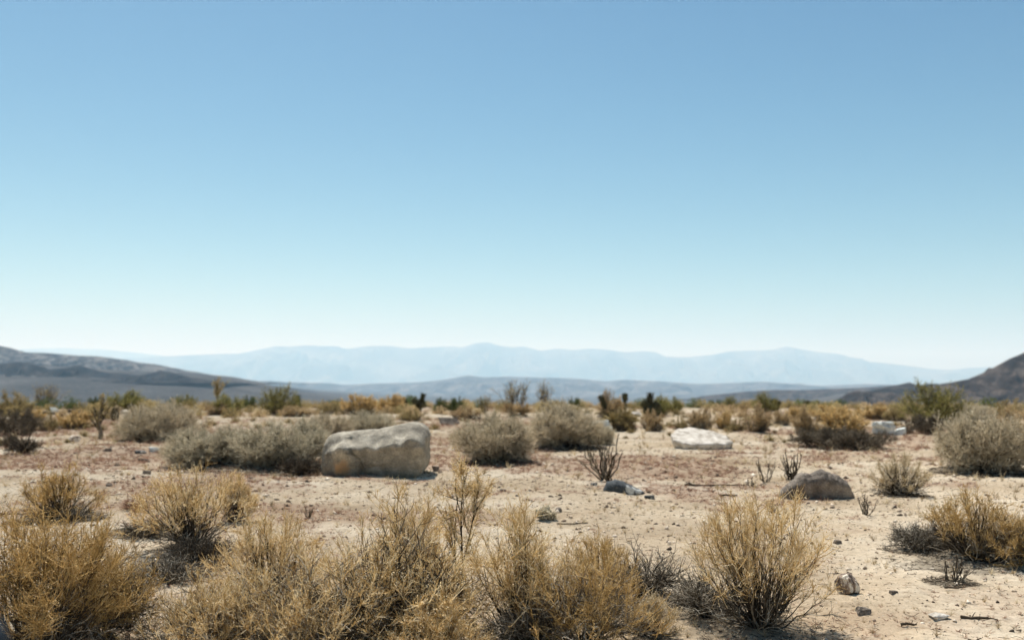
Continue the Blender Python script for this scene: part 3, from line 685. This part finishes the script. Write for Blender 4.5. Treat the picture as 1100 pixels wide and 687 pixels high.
fg(1024, 624, 52, 32, 'dead_shrub', 'small dark stubby plant alone on sand at the right', m_bare, 126, 16, .007, nb=30, nt2=60, base=.2)
fg(968, 531, 74, 46, 'dry_shrub', 'round bush of dark upright stems with a straw top, right of the broad brown rock', m_broom, 127, 'straw', 65, 6, 5, th=1.7, dead=.5, fan=.5)
fg(931, 553, 22, 28, 'dead_shrub', 'tiny upright dark tuft at the right end of the broad brown rock', m_bare, 128, 10, .009, nb=24, nt2=70, base=.15)
fg(829, 550, 18, 18, 'dead_shrub', 'tiny dark tuft behind the top of the golden broom like bush', m_bare, 129, 9, .008, nb=20, nt2=60, base=.2)
fg(851, 516, 26, 38, 'dead_shrub', 'cluster of short black upright stubs behind the broad brown rock', m_bare, 130, 12, .020, up=.8, nb=12, nt2=20, base=.3)
fg(822, 518, 34, 34, 'dead_shrub', 'bare bent brown twigs left of the black upright stubs', m_bare, 131, 6, .012, nb=26, nt2=80, base=.15)
fg(806, 522, 16, 12, 'dead_shrub', 'tiny brown tuft left of the bare bent brown twigs', m_bare, 132, 9, .010, nb=20, nt2=60, base=.2)
fg(651, 516, 74, 52, 'dead_shrub', 'bare bush of open upright branches standing on open sand in the centre right', m_bare, 133, 17, .020, nb=60, nt2=130, base=.08)
fg(586, 558, 22, 14, 'small_plant', 'tiny grey green plant on sand above the wide golden bush', m_far, 134, 'moundg', leaf=.03)
fg(323, 510, 44, 26, 'dead_shrub', 'low dark bush touching the left end of the large boulder', m_wiry, 135, 'stem', 60, 420, 2200, th=2.2)
fg(331, 556, 16, 14, 'small_plant', 'small dark brown tuft on sand below the large boulder', m_bare, 136, 12, .008, nb=26, nt2=80, base=.2, mat='purple')
fg(25, 487, 36, 24, 'dead_shrub', 'small dark spiky bush on the sand at the left', m_wiry, 137, 'stem', 45, 260, 900, th=3)
fg(146, 548, 34, 22, 'small_plant', 'small reddish brown tuft left of the wispy golden bush', m_wiry, 138, 'red', 40, 200, 900, th=1.3, stem='red')
# thin tall stalk with tufted side branches
def m_stalk(seed, W, H):
    rng = np.random.default_rng(seed); a = Acc(); b = Acc()
    t = np.linspace(0, 1, 12)
    P = np.stack([np.stack([W * (.02 * np.sin(t * 6 + k) + dx * t), np.zeros(12) + .01 * k, t * H * hh], 1) for k, (dx, hh) in enumerate([(.06, .93), (-.02, .8), (.12, .72)])])
    a.tubes(P, rad(3, 12, .011, .004, rng, .2), rng, 6)
    B = branch(rng, P, 34, H * .24, 7, .45, 1, .6, .55, .55, .4, .5); a.tubes(B, rad(34, 7, .0042, .0018, rng), rng, 4)
    C = branch(rng, B, 240, H * .10, 5, .3, 1, .9, .5, .4, .5); b.tubes(C, rad(240, 5, .0024, .0014, rng), rng, 3)
    D = branch(rng, C, 2200, H * .045, 4, .1, 1, .8, .8, .1, .6); b.tubes(D, rad(2200, 4, .0018, .001, rng), rng, 3); b.leaves(D[:, -1], .011 * np.ones(2200), rng, .5)
    return [('stems', a.mesh('stems'), M['stem']), ('twigs', b.mesh('twigs'), M['gold'])]
fg(492, 668, 120, 166, 'tall_plant', 'thin tall dark stalk with golden tufted tips, rising in the centre', m_stalk, 140)

# ------------------------------------------------------------------ middle distance: shared growth forms, each plant its own object
PROTO.update({
 'mound1': (m_mound(201, 2.6, 1.0, 'mound', 1.3), 2.45, .92), 'mound2': (m_mound(202, 2.2, 1.1, 'moundg', 1.2), 2.1, 1.0), 'mound3': (m_mound(203, 1.9, 1.15, 'mound', 1.1), 1.8, 1.05),
 'creo': (m_far(210, 2.4, 1.7, 'green', 1.4, 1.2, .045, .25, base=.05, dome=.45), 2.4, 1.6), 'creo2': (m_far(211, 2.0, 1.1, 'dgreen', 1., 1.5, .05), 2.0, 1.05),
 'thin': (m_far(212, 2.2, 1.8, 'olive', .8, .30, .05, .5, base=.05), 2.2, 1.7),
 'brown': (m_far(213, 1.6, 1.0, 'orange', 1., 1.4, .045, skirt='purple'), 1.6, .95), 'brown2': (m_far(214, 1.9, .9, 'olive', 1., 1.4, .045, skirt='purple'), 1.9, .85),
 'gold': (m_far(215, 1.6, .9, 'orange', 1.1, 1.6, .045, skirt='grey'), 1.6, .85), 'ochre': (m_far(216, 1.8, .9, 'gold2', 1.1, 1.6, .045, skirt='purple'), 1.8, .85),
 'purple': (m_mound(217, 2.0, .8, 'purple', .5, .035), 1.7, .72)})
PROTO['low_dark'] = (m_mound(218, 2.6, .7, 'purple', .7, .03, .3), 1.95, .6)
PROTO['far_grn'] = (m_far(219, 2.2, 1.2, 'green', 1., 1.6, .06, skirt='olive'), 2.2, 1.15)
for a in [
 ('mound1', 'desert_shrub', 172, 472, 98, 40, 'wide brown grey dome shaped bush on the left, behind open sand', .4),
 ('mound2', 'desert_shrub', 228, 498, 112, 40, 'grey green mound bush, left half of the pair beside the boulder', 1.4),
 ('mound2', 'desert_shrub', 303, 498, 120, 46, 'grey mound bush between the boulder and its left twin', 2.6),
 ('mound1', 'desert_shrub', 352, 472, 60, 28, 'pale grey bush peeping over the left end of the boulder', 3.3),
 ('mound2', 'desert_shrub', 396, 466, 66, 24, 'dark based grey bush directly behind the boulder', 4.2),
 ('mound3', 'desert_shrub', 529, 495, 92, 50, 'round tan grey bush right of the boulder', .2),
 ('mound3', 'desert_shrub', 604, 479, 84, 46, 'round grey bush right of and behind the tan grey one', 1.9),
 ('mound2', 'desert_shrub', 641, 477, 40, 24, 'small low grey bush in front of the blue white rock', 5.0),
 ('mound1', 'desert_shrub', 1056, 504, 118, 62, 'largest grey mound bush, at the right edge', 2.2),
 ('brown', 'desert_shrub', 1083, 474, 44, 36, 'dark brown bush poking out of the largest grey mound', 2.2),
 ('low_dark', 'desert_shrub', 905, 480, 104, 20, 'long low blackish bush on the right, behind pale sand', 0.),
 ('ochre', 'desert_shrub', 905, 470, 66, 34, 'straw gold bush behind the long low blackish bush', .8),
 ('brown', 'desert_shrub', 866, 468, 32, 30, 'small round rusty bush right of the white slab', 1.4),
 ('purple', 'desert_shrub', 990, 466, 46, 22, 'purplish brown low bush in front of the tall green bush', 1.),
 ('creo', 'green_shrub', 1005, 457, 74, 46, 'tall yellow green bush in front of the dark hillside on the right', .3),
 ('purple', 'desert_shrub', 20, 467, 52, 28, 'dark based brown bush at the left edge', 3.3),
 ('brown2', 'desert_shrub', 52, 463, 26, 18, 'small dark based bush right of the brown one at the left edge', .3),
 ('ochre', 'desert_shrub', 80, 461, 46, 22, 'yellowish tan bush left of the bare little tree', 4.3),
 ('brown2', 'desert_shrub', 12, 446, 50, 24, 'olive brown bush at the far back of the left edge', 2.3),
 ('thin', 'green_shrub', 50, 439, 40, 26, 'pale thin branched bush on the skyline at the left', .7),
 ('creo2', 'green_shrub', 22, 437, 46, 18, 'dark green bush on the skyline at the left edge', .7),
 ('creo2', 'green_shrub', 70, 436, 24, 11, 'small green bush on the skyline right of the pale thin branched one', 1.7),
 ('creo2', 'green_shrub', 103, 441, 18, 16, 'narrow green bush behind the bare little tree', 2.7),
 ('far_grn', 'green_shrub', 133, 441, 52, 23, 'yellow green bush on the skyline above the wide dome shaped bush', .1),
 ('creo2', 'green_shrub', 188, 438, 18, 13, 'dark green bush, small, on the skyline above the dome bush', 3.7),
 ('far_grn', 'green_shrub', 202, 439, 26, 16, 'olive bush beside the small dark green one on the skyline', 2.1),
 ('far_grn', 'green_shrub', 247, 445, 44, 23, 'brownish green bush under the lone thin tree', 3.1),
 ('brown', 'desert_shrub', 233, 446, 30, 14, 'rusty low bush left under the lone thin tree', 3.9),
 ('creo2', 'green_shrub', 268, 439, 22, 14, 'green bush right of the lone thin tree', 4.7),
 ('creo', 'green_shrub', 299, 446, 46, 32, 'tall olive bush on the skyline left of the dark upright cactus', 4.1),
 ('gold', 'desert_shrub', 318, 448, 42, 12, 'low bright orange tan bush under the dark upright cactus', .5),
 ('brown2', 'desert_shrub', 352, 445, 40, 14, 'low brown green bush right of the orange tan one', 1.5),
 ('ochre', 'desert_shrub', 388, 446, 46, 24, 'golden olive bush on the skyline behind the boulder', 2.5),
 ('ochre', 'desert_shrub', 420, 444, 40, 22, 'golden bush on the skyline left of the dark branching cactus', 4.5),
 ('brown2', 'desert_shrub', 442, 452, 34, 12, 'low brown bush beneath the dark branching cactus', 5.5),
 ('creo2', 'green_shrub', 474, 443, 24, 16, 'bright green round bush, left of a touching pair right of the cactus', .5),
 ('creo2', 'green_shrub', 491, 443, 26, 17, 'bright green round bush, right of a touching pair right of the cactus', 1.1),
 ('gold', 'desert_shrub', 500, 451, 40, 14, 'low orange brown bush in front of the bright green pair', 1.1),
 ('thin', 'green_shrub', 520, 444, 24, 20, 'thin brownish bush right of the bright green pair', 2.1),
 ('thin', 'green_shrub', 553, 443, 42, 34, 'thin open olive bush, tallest on the skyline in the centre', 3.1),
 ('thin', 'green_shrub', 585, 442, 28, 32, 'thin wispy bush right of the tallest open olive bush', 4.4),
 ('creo2', 'green_shrub', 617, 440, 21, 14, 'deep green round bush alone on the skyline in the centre', 4.4),
 ('brown', 'desert_shrub', 655, 452, 30, 32, 'rust tan twiggy bush by the leaning cactus', .4),
 ('gold', 'desert_shrub', 700, 463, 28, 22, 'rounded rusty bush left of the white slab, first of the row behind the sand', .9),
 ('brown2', 'desert_shrub', 731, 462, 19, 13, 'small dark footed bush just behind the left end of the white slab', 1.9),
 ('gold', 'desert_shrub', 753, 462, 32, 24, 'orange tan round bush right behind the white slab', 2.9),
 ('ochre', 'desert_shrub', 778, 461, 22, 20, 'dull yellow bush behind the right end of the white slab', 3.9),
 ('brown2', 'desert_shrub', 792, 463, 20, 13, 'small dark footed bush just right of the white slab', 4.9),
 ('brown', 'desert_shrub', 814, 464, 34, 30, 'tall rusty orange bush right of the white slab', 4.9),
 ('gold', 'desert_shrub', 840, 457, 24, 16, 'pale tan bush behind the small round rusty bush', 5.9),
 ('far_grn', 'green_shrub', 703, 446, 42, 22, 'dark olive bush on the skyline left above the white slab', 5.9),
 ('far_grn', 'green_shrub', 723, 443, 26, 18, 'yellow green bush right beside the dark olive one on the skyline', 0.9),
 ('creo2', 'green_shrub', 768, 438, 28, 9, 'low bright green bush on the skyline above the white slab', .9),
 ('creo', 'green_shrub', 822, 443, 32, 22, 'brownish olive bush on the skyline above the tall rusty one', 2.),
 ('creo', 'green_shrub', 785, 439, 20, 14, 'small yellow green bush on the skyline between two olive bushes', 2.8),
 ('far_grn', 'green_shrub', 882, 441, 32, 12, 'green bush on the skyline right of the dark lump of cactus', 2.),
 ('ochre', 'desert_shrub', 895, 453, 52, 20, 'bright golden bush, farther back than the straw gold one on the right', 2.),
 ('ochre', 'desert_shrub', 938, 450, 40, 16, 'yellowish bush behind the pair of pale rocks', 3.),
 ('brown2', 'desert_shrub', 962, 452, 30, 16, 'olive brown bush left of the tall yellow green bush', 3.6),
 ('mound1', 'desert_shrub', 1045, 450, 54, 16, 'pale tan bush behind the largest grey mound', 3.6),
 ('brown2', 'desert_shrub', 1085, 446, 46, 16, 'brown bush far behind at the right edge', 4.6),
 ('ochre', 'desert_shrub', 36, 451, 30, 12, 'low tan bush behind the dark based ones on the left', 5.2),
 ('brown', 'desert_shrub', 178, 447, 26, 10, 'low rusty bush half hidden behind the dome shaped bush', 5.2),
 ('brown2', 'desert_shrub', 670, 463, 34, 22, 'grey brown bush left of the rounded rusty bush, by the spiky yucca', 2.2),
 ('ochre', 'desert_shrub', 855, 450, 26, 14, 'tan bush behind and left of the straw gold one', 1.2),
 ('purple', 'desert_shrub', 8, 480, 24, 14, 'low dark brown tuft cut by the left edge', 1.2),
 ('brown2', 'desert_shrub', 100, 451, 30, 11, 'low brown bush behind the base of the bare little tree', 2.2),
]:
    put(a[0], a[1], a[2], a[3], a[4], a[5], a[6], a[7], group='green bushes along the skyline' if a[1] == 'green_shrub' else 'dry bushes around the sand flat')

# trees and cacti
x, y, z, Wm, Hm = px_size(107, 471, 40, 48)
def m_tree(seed, W, H, mat, leaf, th=.035, nt2=260, gap=.55):
    rng = np.random.default_rng(seed); a = Acc(); b = Acc(); c = Acc(); K = 8
    t = np.linspace(0, 1, K); P = np.stack([.03 * W * np.sin(t * 5), .02 * W * np.cos(t * 4), t * H * gap], 1)[None]
    a.tubes(P, np.linspace(th, th * .7, K)[None], rng, 8)
    L = branch(rng, P, 9, H * .55, 7, .45, 1, .9, .42, .5, .5, .3); b.tubes(L, rad(9, 7, th * .55, th * .22, rng), rng, 6)
    B = branch(rng, L, 46, H * .2, 5, .3, 1, .9, .5, .4, .4); b.tubes(B, rad(46, 5, th * .22, th * .1, rng), rng, 4)
    T = branch(rng, B, nt2, H * .1, 4, .2, 1, .8, .6, .2, .5); c.tubes(T, rad(nt2, 4, th * .1, th * .05, rng), rng, 3); c.leaves(T[:, 1:].reshape(-1, 3), leaf * np.ones(nt2 * 3), rng, .45)
    return [('trunk', a.mesh('trunk'), M['stem']), ('limbs', b.mesh('limbs'), M['stem']), ('crown', c.mesh('crown'), M[mat])]
thing('small_tree', m_tree(301, Wm, Hm, 'olive', .05, .075, 200, .35), 'bare little tree with upright brown branches on the left sand', 'tree', (x, y, z))
x, y, z, Wm, Hm = px_size(234, 441, 16, 32)
thing('thin_tree', m_tree(302, Wm, Hm, 'olive', .07, .05, 420, .6), 'lone thin tree with a small crown on the skyline at the left', 'tree', (x, y, z))
def cactus(name, px, py, w, h, label, joints, seed, mat='spine', spin='spine'):
    x, y, z, Wm, Hm = px_size(px, py, w, h)
    J = [((a[0] * Wm, a[1] * Wm, a[2] * Hm), (b[0] * Wm, b[1] * Wm, b[2] * Hm), r * Wm) for a, b, r in joints]
    thing(name, m_joint(seed, J, spin=spin, mat=mat), label, 'cactus', (x, y, z), group='dark cacti on the skyline')
cactus('cactus', 319, 443, 8, 20, 'single dark upright cactus on the skyline left of the boulder', [((0, 0, 0), (.1, 0, .95), .38), ((.1, 0, .3), (.5, 0, .5), .2)], 1, 'dgreen')
cactus('cactus', 434, 440, 6, 13, 'small dark upright cactus left of the dark branching one', [((0, 0, 0), (0, 0, 1), .42), ((0, 0, .4), (.4, .1, .7), .2)], 2)
cactus('cactus', 449, 445, 18, 23, 'dark branching cactus with several black arms on the skyline', [((0, 0, 0), (.02, 0, .45), .17), ((0, 0, .35), (-.3, .05, .75), .16), ((.02, 0, .4), (.2, 0, .62), .15), ((.2, 0, .6), (.32, .1, .98), .12), ((.1, .0, .4), (.48, -.1, .5), .14), ((-.05, 0, .3), (-.1, .1, .6), .14)], 3)
cactus('cactus', 649, 452, 12, 28, 'dark cactus leaning to the left among rusty twigs', [((.4, 0, 0), (.1, 0, .5), .26), ((.1, 0, .5), (-.35, 0, .98), .2), ((.2, 0, .3), (.6, .1, .5), .18)], 4)
cactus('cactus', 671, 440, 9, 18, 'dark knobby headed cactus between leaning cactus and dark olive bush', [((0, 0, 0), (0, 0, .6), .16), ((-.2, 0, .72), (.3, 0, .8), .36), ((0, 0, .55), (.1, 0, .98), .25)], 5)
cactus('cactus', 699, 447, 26, 26, 'bulky black cactus clump in front of the dark olive bush', [((0, 0, 0), (-.1, 0, .5), .24), ((-.1, 0, .4), (-.36, 0, .6), .16), ((.05, 0, .3), (.35, 0, .55), .17), ((-.05, 0, .5), (.0, .05, .98), .13), ((.1, 0, .1), (.42, .1, .3), .17)], 6)
cactus('cactus', 833, 441, 12, 14, 'black lump of cactus, left of the two on the skyline at the right', [((0, 0, 0), (-.1, 0, .6), .34), ((0, 0, .3), (.4, .1, .8), .25), ((-.1, 0, .4), (-.3, 0, .9), .22)], 7)
cactus('cactus', 867, 441, 10, 14, 'black lump of cactus, right of the two on the skyline at the right', [((0, 0, 0), (.05, 0, .8), .42), ((0, 0, .3), (-.35, 0, .6), .2)], 8)
cactus('cactus', 161, 441, 9, 12, 'black stubby cactus right of the yellow green bush on the skyline', [((0, 0, 0), (.05, 0, .8), .4), ((0, 0, .3), (.4, 0, .6), .2)], 9)
cactus('cactus', 123, 452, 13, 18, 'fuzzy dark cactus with a pale top, left of the wide dome shaped bush', [((0, 0, 0), (.05, 0, .85), .32), ((0, 0, .3), (-.4, 0, .6), .2), ((0, 0, .5), (.35, 0, .85), .17)], 10, 'spine', 'straw')
x, y, z, Wm, Hm = px_size(666, 463, 34, 30)
thing('yucca', m_yucca(311, Wm, Hm, .35, 2, 'olive'), 'shaggy spiky yucca with brown dead leaves by the blue white rock', 'yucca', (x, y, z))
x, y, z, Wm, Hm = px_size(556, 447, 34, 18)
thing('yucca', m_yucca(312, Wm, Hm * 1.2, .2, 2, 'orange'), 'fallen orange brown yucca behind the round tan grey bush', 'yucca', (x, y, z))

# grey weathered log at the back left
x, y, z, Wm, Hm = px_size(66, 445, 36, 6); a = Acc(); rng = np.random.default_rng(9); t = np.linspace(-.5, .5, 10)
a.tubes(np.stack([t * Wm, t * .2, .1 + .05 * np.sin(t * 8) + t * .15], 1)[None], np.linspace(.13, .07, 10)[None], rng, 9, np.array([.2]))
a.tubes(branch(rng, np.stack([t * Wm, t * .2, .15 + t * .1], 1)[None], 5, .5, 5, .1, .9, .5, .5, .3), rad(5, 5, .04, .015, rng), rng, 5)
o = link('fallen_log', a.mesh('fallen_log'), M['stem']); o.location = (x, y, z); tag(o, 'dark fallen log lying across the sand at the back left', 'log')

# blurred post close to the lens
def post():
    V = []; n = 40; prof = [(.045, -.1), (.045, 1.20), (.0445, 1.255), (.041, 1.275), (.033, 1.290), (.020, 1.299), (.004, 1.302)]
    for r, zz in prof:
        for k in range(n):
            A = k * 2 * math.pi / n; V.append((r * math.cos(A), r * math.sin(A), zz))
    V = np.array(V); idx = np.arange(len(V)).reshape(len(prof), n); nx = np.roll(idx, -1, 1)
    Q = np.stack([idx[:-1], nx[:-1], nx[1:], idx[1:]], -1).reshape(-1, 4)
    m, nt, out = mat_new('dull_blue_metal'); b = nt.nodes.new('ShaderNodeBsdfPrincipled'); b.inputs['Base Color'].default_value = (.02, .03, .042, 1); b.inputs['Roughness'].default_value = .85; b.inputs['Specular IOR Level'].default_value = .1
    nt.links.new(b.outputs[0], out.inputs[0])
    o = link('post', fast_mesh('post', V, Q), m); o.location = (-.643, 1.2, float(terrain(-.643, 1.2)) + .012)
    tag(o, 'blurred dark blue rounded post top in the bottom left corner', 'post')
post()

# ------------------------------------------------------------------ stuff nobody could count
def scatter(n, r0, r1, seed, pw=1.):
    rng = np.random.default_rng(seed); r = r0 * (r1 / r0) ** (rng.random(n) ** pw); a = (rng.random(n) * 2 - 1) * math.radians(33)
    return rng, r * np.sin(a), r * np.cos(a)
# gravel
rng, x, y = scatter(24000, 3.6, 40, 501)
z = terrain(x, y); n = len(x)
base = np.array([[1, 0, 0], [0, 1, 0], [-1, 0, 0], [0, -1, 0], [0, 0, .7], [0, 0, -.5]])
fc = np.array([[0, 1, 4], [1, 2, 4], [2, 3, 4], [3, 0, 4], [1, 0, 5], [2, 1, 5], [3, 2, 5], [0, 3, 5]])
s = .003 + .006 * rng.random(n) + .022 * rng.random(n) ** 9; s *= np.clip(np.hypot(x, y) / 9, .8, 2)
V = (base[None] + rng.normal(size=(n, 6, 3)) * .22) * s[:, None, None]
A = rng.random(n) * 6.28; c_, s_ = np.cos(A)[:, None], np.sin(A)[:, None]; V = np.stack([V[..., 0] * c_ - V[..., 1] * s_, V[..., 0] * s_ + V[..., 1] * c_, V[..., 2]], -1)
V += np.stack([x, y, z + s * .1], -1)[:, None]
me = fast_mesh('gravel', V, (fc[None] + (np.arange(n) * 6)[:, None, None]).reshape(-1, 3), {'rnd': np.repeat(rng.random(n), 6)}, False)
M['gravel'] = plant_mat('gravel', [(0, (.05, .042, .035)), (.35, (.14, .11, .085)), (.6, (.40, .33, .25)), (1, (.62, .56, .47))], 0)
tag(link('gravel', me, M['gravel']), 'scattered sandy gravel', kind='stuff')
# dead twig litter, thicker under the shrubs
rng, x, y = scatter(9000, 3.6, 40, 502)
for lx, ly, lr in LITTER:
    m_ = int(min(1900, 350 + 1300 * lr * lr)); ph = rng.random(m_) * 6.28; q = np.sqrt(rng.random(m_)) * lr * 1.15
    x = np.append(x, lx + np.cos(ph) * q); y = np.append(y, ly + np.sin(ph) * q)
z = terrain(x, y); n = len(x); A = rng.random(n) * 6.28; L = (.02 + .09 * rng.random(n) ** 2.2) * np.clip(np.hypot(x, y) / 10, .9, 2.)
d = np.stack([np.cos(A), np.sin(A), rng.normal(size=n) * .18], 1) * L[:, None]; p = np.stack([x, y, z + .004], 1)
P = np.stack([p - d * .5, p + rng.normal(size=(n, 3)) * L[:, None] * .12, p + d * .5], 1); P[..., 2] = np.maximum(P[..., 2], (z + .001)[:, None])
a = Acc(); a.tubes(P, rad(n, 3, .0022, .0012, rng) * np.clip(np.hypot(x, y) / 8, 1, 3)[:, None], rng, 3, rng.random(n))
tag(link('twig_litter', a.mesh('twig_litter'), M['stem']), 'litter of dead twigs on the sand', kind='stuff')
# dried reddish mats
rng, x, y = scatter(52000, 5.5, 75, 503, .8)
keep = rng.random(len(x)) < patch(x, y) * .9 + .02; x = x[keep]; y = y[keep]; z = terrain(x, y); n = len(x); sc = np.clip(np.hypot(x, y) / 14, .6, 2.4)
k = 7; p = np.repeat(np.stack([x, y, z], 1), k, 0); sc = np.repeat(sc, k); d = rng.normal(size=(n * k, 3)); d[:, 2] = np.abs(d[:, 2]) * .55 + .15; d /= np.linalg.norm(d, axis=1, keepdims=True)
L = (.025 + .045 * rng.random(n * k)) * sc
P = np.stack([p, p + d * L[:, None] * .5 + rng.normal(size=p.shape) * L[:, None] * .08, p + d * L[:, None]], 1)
a = Acc(); a.tubes(P, np.repeat((.0022 * sc)[:, None], 3, 1) * np.array([1, .8, .5]), rng, 3, np.repeat(rng.random(n), k))
tag(link('dried_plant_mat', a.mesh('dried_plant_mat'), M['red']), 'mats of dried reddish ground plants', kind='stuff')
print('mats', n)
# straw tufts
rng, x, y = scatter(2600, 6, 70, 505); z = terrain(x, y); n = len(x); k = 14; sc = np.repeat(np.clip(np.hypot(x, y) / 14, .6, 2.6) * (.4 + rng.random(n)), k); p = np.repeat(np.stack([x, y, z], 1), k, 0)
d = rng.normal(size=(n * k, 3)) * .7; d[:, 2] = np.abs(d[:, 2]) + .6; d /= np.linalg.norm(d, axis=1, keepdims=True); L = (.03 + .06 * rng.random(n * k)) * sc
P = np.stack([p, p + d * L[:, None] * .5, p + d * L[:, None] + rng.normal(size=p.shape) * L[:, None] * .2], 1)
a = Acc(); a.tubes(P, np.repeat((.002 * sc)[:, None], 3, 1) * np.array([1, .8, .5]), rng, 3, np.repeat(rng.random(n), k))
tag(link('dry_grass', a.mesh('dry_grass'), M['straw']), 'sparse dry grass tufts', kind='stuff')
# far scrub running over the edge of the rise
def scrub(name, label, n, r0, r1, seed, mat, hs, per, leaf):
    rng = np.random.default_rng(seed); r = np.sqrt(r0 ** 2 + (r1 ** 2 - r0 ** 2) * rng.random(n)); A = (rng.random(n) * 2 - 1) * math.radians(35); x = r * np.sin(A); y = r * np.cos(A); z = terrain(x, y, False)
    h = hs * (.4 + .9 * rng.random(n)); h = np.repeat(h, per); p = np.repeat(np.stack([x, y, z], 1), per, 0)
    d = rng.normal(size=(n * per, 3)); d /= np.linalg.norm(d, axis=1, keepdims=True); d[:, 2] = np.abs(d[:, 2]); q = rng.random(n * per) ** .4
    tip = p + d * q[:, None] * h[:, None] * np.array([.95, .95, 1.])
    a = Acc(); a.leaves(tip, leaf * h, rng, .6, np.clip(np.repeat(rng.random(n), per) * .6 + rng.random(n * per) * .4, 0, 1))
    m_ = per // 6; i = rng.integers(0, n * per, n * m_); a.tubes(bez(p[i], (p[i] + tip[i]) / 2 + np.array([0, 0, .05]), tip[i], 3), np.full((len(i), 3), .008), rng, 3, np.zeros(len(i)))
    tag(link(name, a.mesh(name), M[mat]), label, kind='stuff')
scrub('far_scrub', 'band of low tan and olive scrub before the edge of the plain', 900, 55, 150, 601, 'olive', .6, 420, .13)
scrub('far_scrub', 'rusty low scrub at the back of the flat', 520, 48, 130, 602, 'orange', .5, 380, .13)
scrub('far_scrub', 'sparse brown tufts over the back half of the flat', 420, 30, 62, 604, 'olive', .20, 260, .13)
scrub('far_scrub', 'dark green scrub at the edge of the plain', 300, 75, 160, 603, 'dgreen', .8, 420, .13)

# ------------------------------------------------------------------ air
def haze():
    x0, x1, y0, y1, z0, z1 = -70000, 70000, -67000, 67000, -150, 2300
    V = np.array([(x, y, z) for z in (z0, z1) for y in (y0, y1) for x in (x0, x1)]); Q = np.array([(0, 2, 3, 1), (4, 5, 7, 6), (0, 1, 5, 4), (2, 6, 7, 3), (0, 4, 6, 2), (1, 3, 7, 5)])
    m, nt, out = mat_new('air'); v = nt.nodes.new('ShaderNodeVolumePrincipled'); v.inputs['Color'].default_value = HAZE_COL; v.inputs['Density'].default_value = HAZE_D; v.inputs['Absorption Color'].default_value = (1, 1, 1, 1); v.inputs['Anisotropy'].default_value = .15
    nt.links.new(v.outputs[0], out.inputs['Volume'])
    tag(link('haze', fast_mesh('haze', V, Q, None, False), m), 'pale blue haze in the air over the valley', kind='stuff')
HAZE_COL = (.44, .73, 1., 1); HAZE_D = 4.5e-5
haze()

# ------------------------------------------------------------------ light
SKY_C = (2.95, 5.0, 7.3)
SUN_EL, SUN_AZ = 61., -24.       # azimuth: degrees clockwise from straight ahead
w = bpy.data.worlds.new('World'); S.world = w; w.use_nodes = True; nt = w.node_tree; nt.nodes.clear()
sky = nt.nodes.new('ShaderNodeTexSky'); sky.sky_type = 'NISHITA'; sky.sun_disc = False; sky.sun_elevation = R(SUN_EL); sky.sun_rotation = R(SUN_AZ)
sky.altitude = 600; sky.air_density = 1.1; sky.dust_density = 1.3; sky.ozone_density = 1.8
bg = nt.nodes.new('ShaderNodeBackground'); bg.inputs['Strength'].default_value = .0535
out = nt.nodes.new('ShaderNodeOutputWorld'); sp = nt.nodes.new('ShaderNodeSeparateColor'); cb = nt.nodes.new('ShaderNodeCombineColor'); nt.links.new(sky.outputs[0], sp.inputs[0]); nt.links.new(cb.outputs[0], bg.inputs[0])
for i, (ref, ex, c) in enumerate([(4.55, 1.9, SKY_C[0]), (5.78, 1.5, SKY_C[1]), (8.1, 1.25, SKY_C[2])]):     # deeper, more saturated zenith than the plain model gives
    prev = sp.outputs[i]
    for op, v in (('DIVIDE', ref), ('MINIMUM', 2.0), ('POWER', ex), ('MULTIPLY', c)):
        q = nt.nodes.new('ShaderNodeMath'); q.operation = op; nt.links.new(prev, q.inputs[0]); q.inputs[1].default_value = v; prev = q.outputs[0]
    nt.links.new(prev, cb.inputs[i]); nt.links.new(bg.outputs[0], out.inputs[0])
ld = bpy.data.lights.new('sun', 'SUN'); ld.energy = 5.0; ld.angle = R(.5); ld.color = (1, .955, .88)
lo = bpy.data.objects.new('sun', ld); COL.objects.link(lo)
sd = Vector((math.sin(R(SUN_AZ)) * math.cos(R(SUN_EL)), math.cos(R(SUN_AZ)) * math.cos(R(SUN_EL)), math.sin(R(SUN_EL))))
lo.rotation_euler = sd.to_track_quat('Z', 'Y').to_euler(); lo.location = sd * 50

# ------------------------------------------------------------------ camera and output
cd = bpy.data.cameras.new('camera'); cam = bpy.data.objects.new('camera', cd); COL.objects.link(cam); S.camera = cam
cam.location = (0, 0, CH); cam.rotation_euler = (math.pi / 2 + TH, 0, 0)
cd.sensor_width = 36; cd.lens = 36 * F / 1100; cd.clip_start = .1; cd.clip_end = 250000
cd.dof.use_dof = True; cd.dof.focus_distance = 7.0; cd.dof.aperture_fstop = 1.7
S.render.resolution_x = 1024; S.render.resolution_y = 639
S.view_settings.view_transform = 'Standard'; S.view_settings.look = 'None'; S.view_settings.gamma = 1; S.view_settings.use_curve_mapping = False
S.view_settings.exposure = .82
try:
    S.cycles.volume_bounces = 1; S.cycles.max_bounces = 6; S.cycles.diffuse_bounces = 3
except Exception: pass
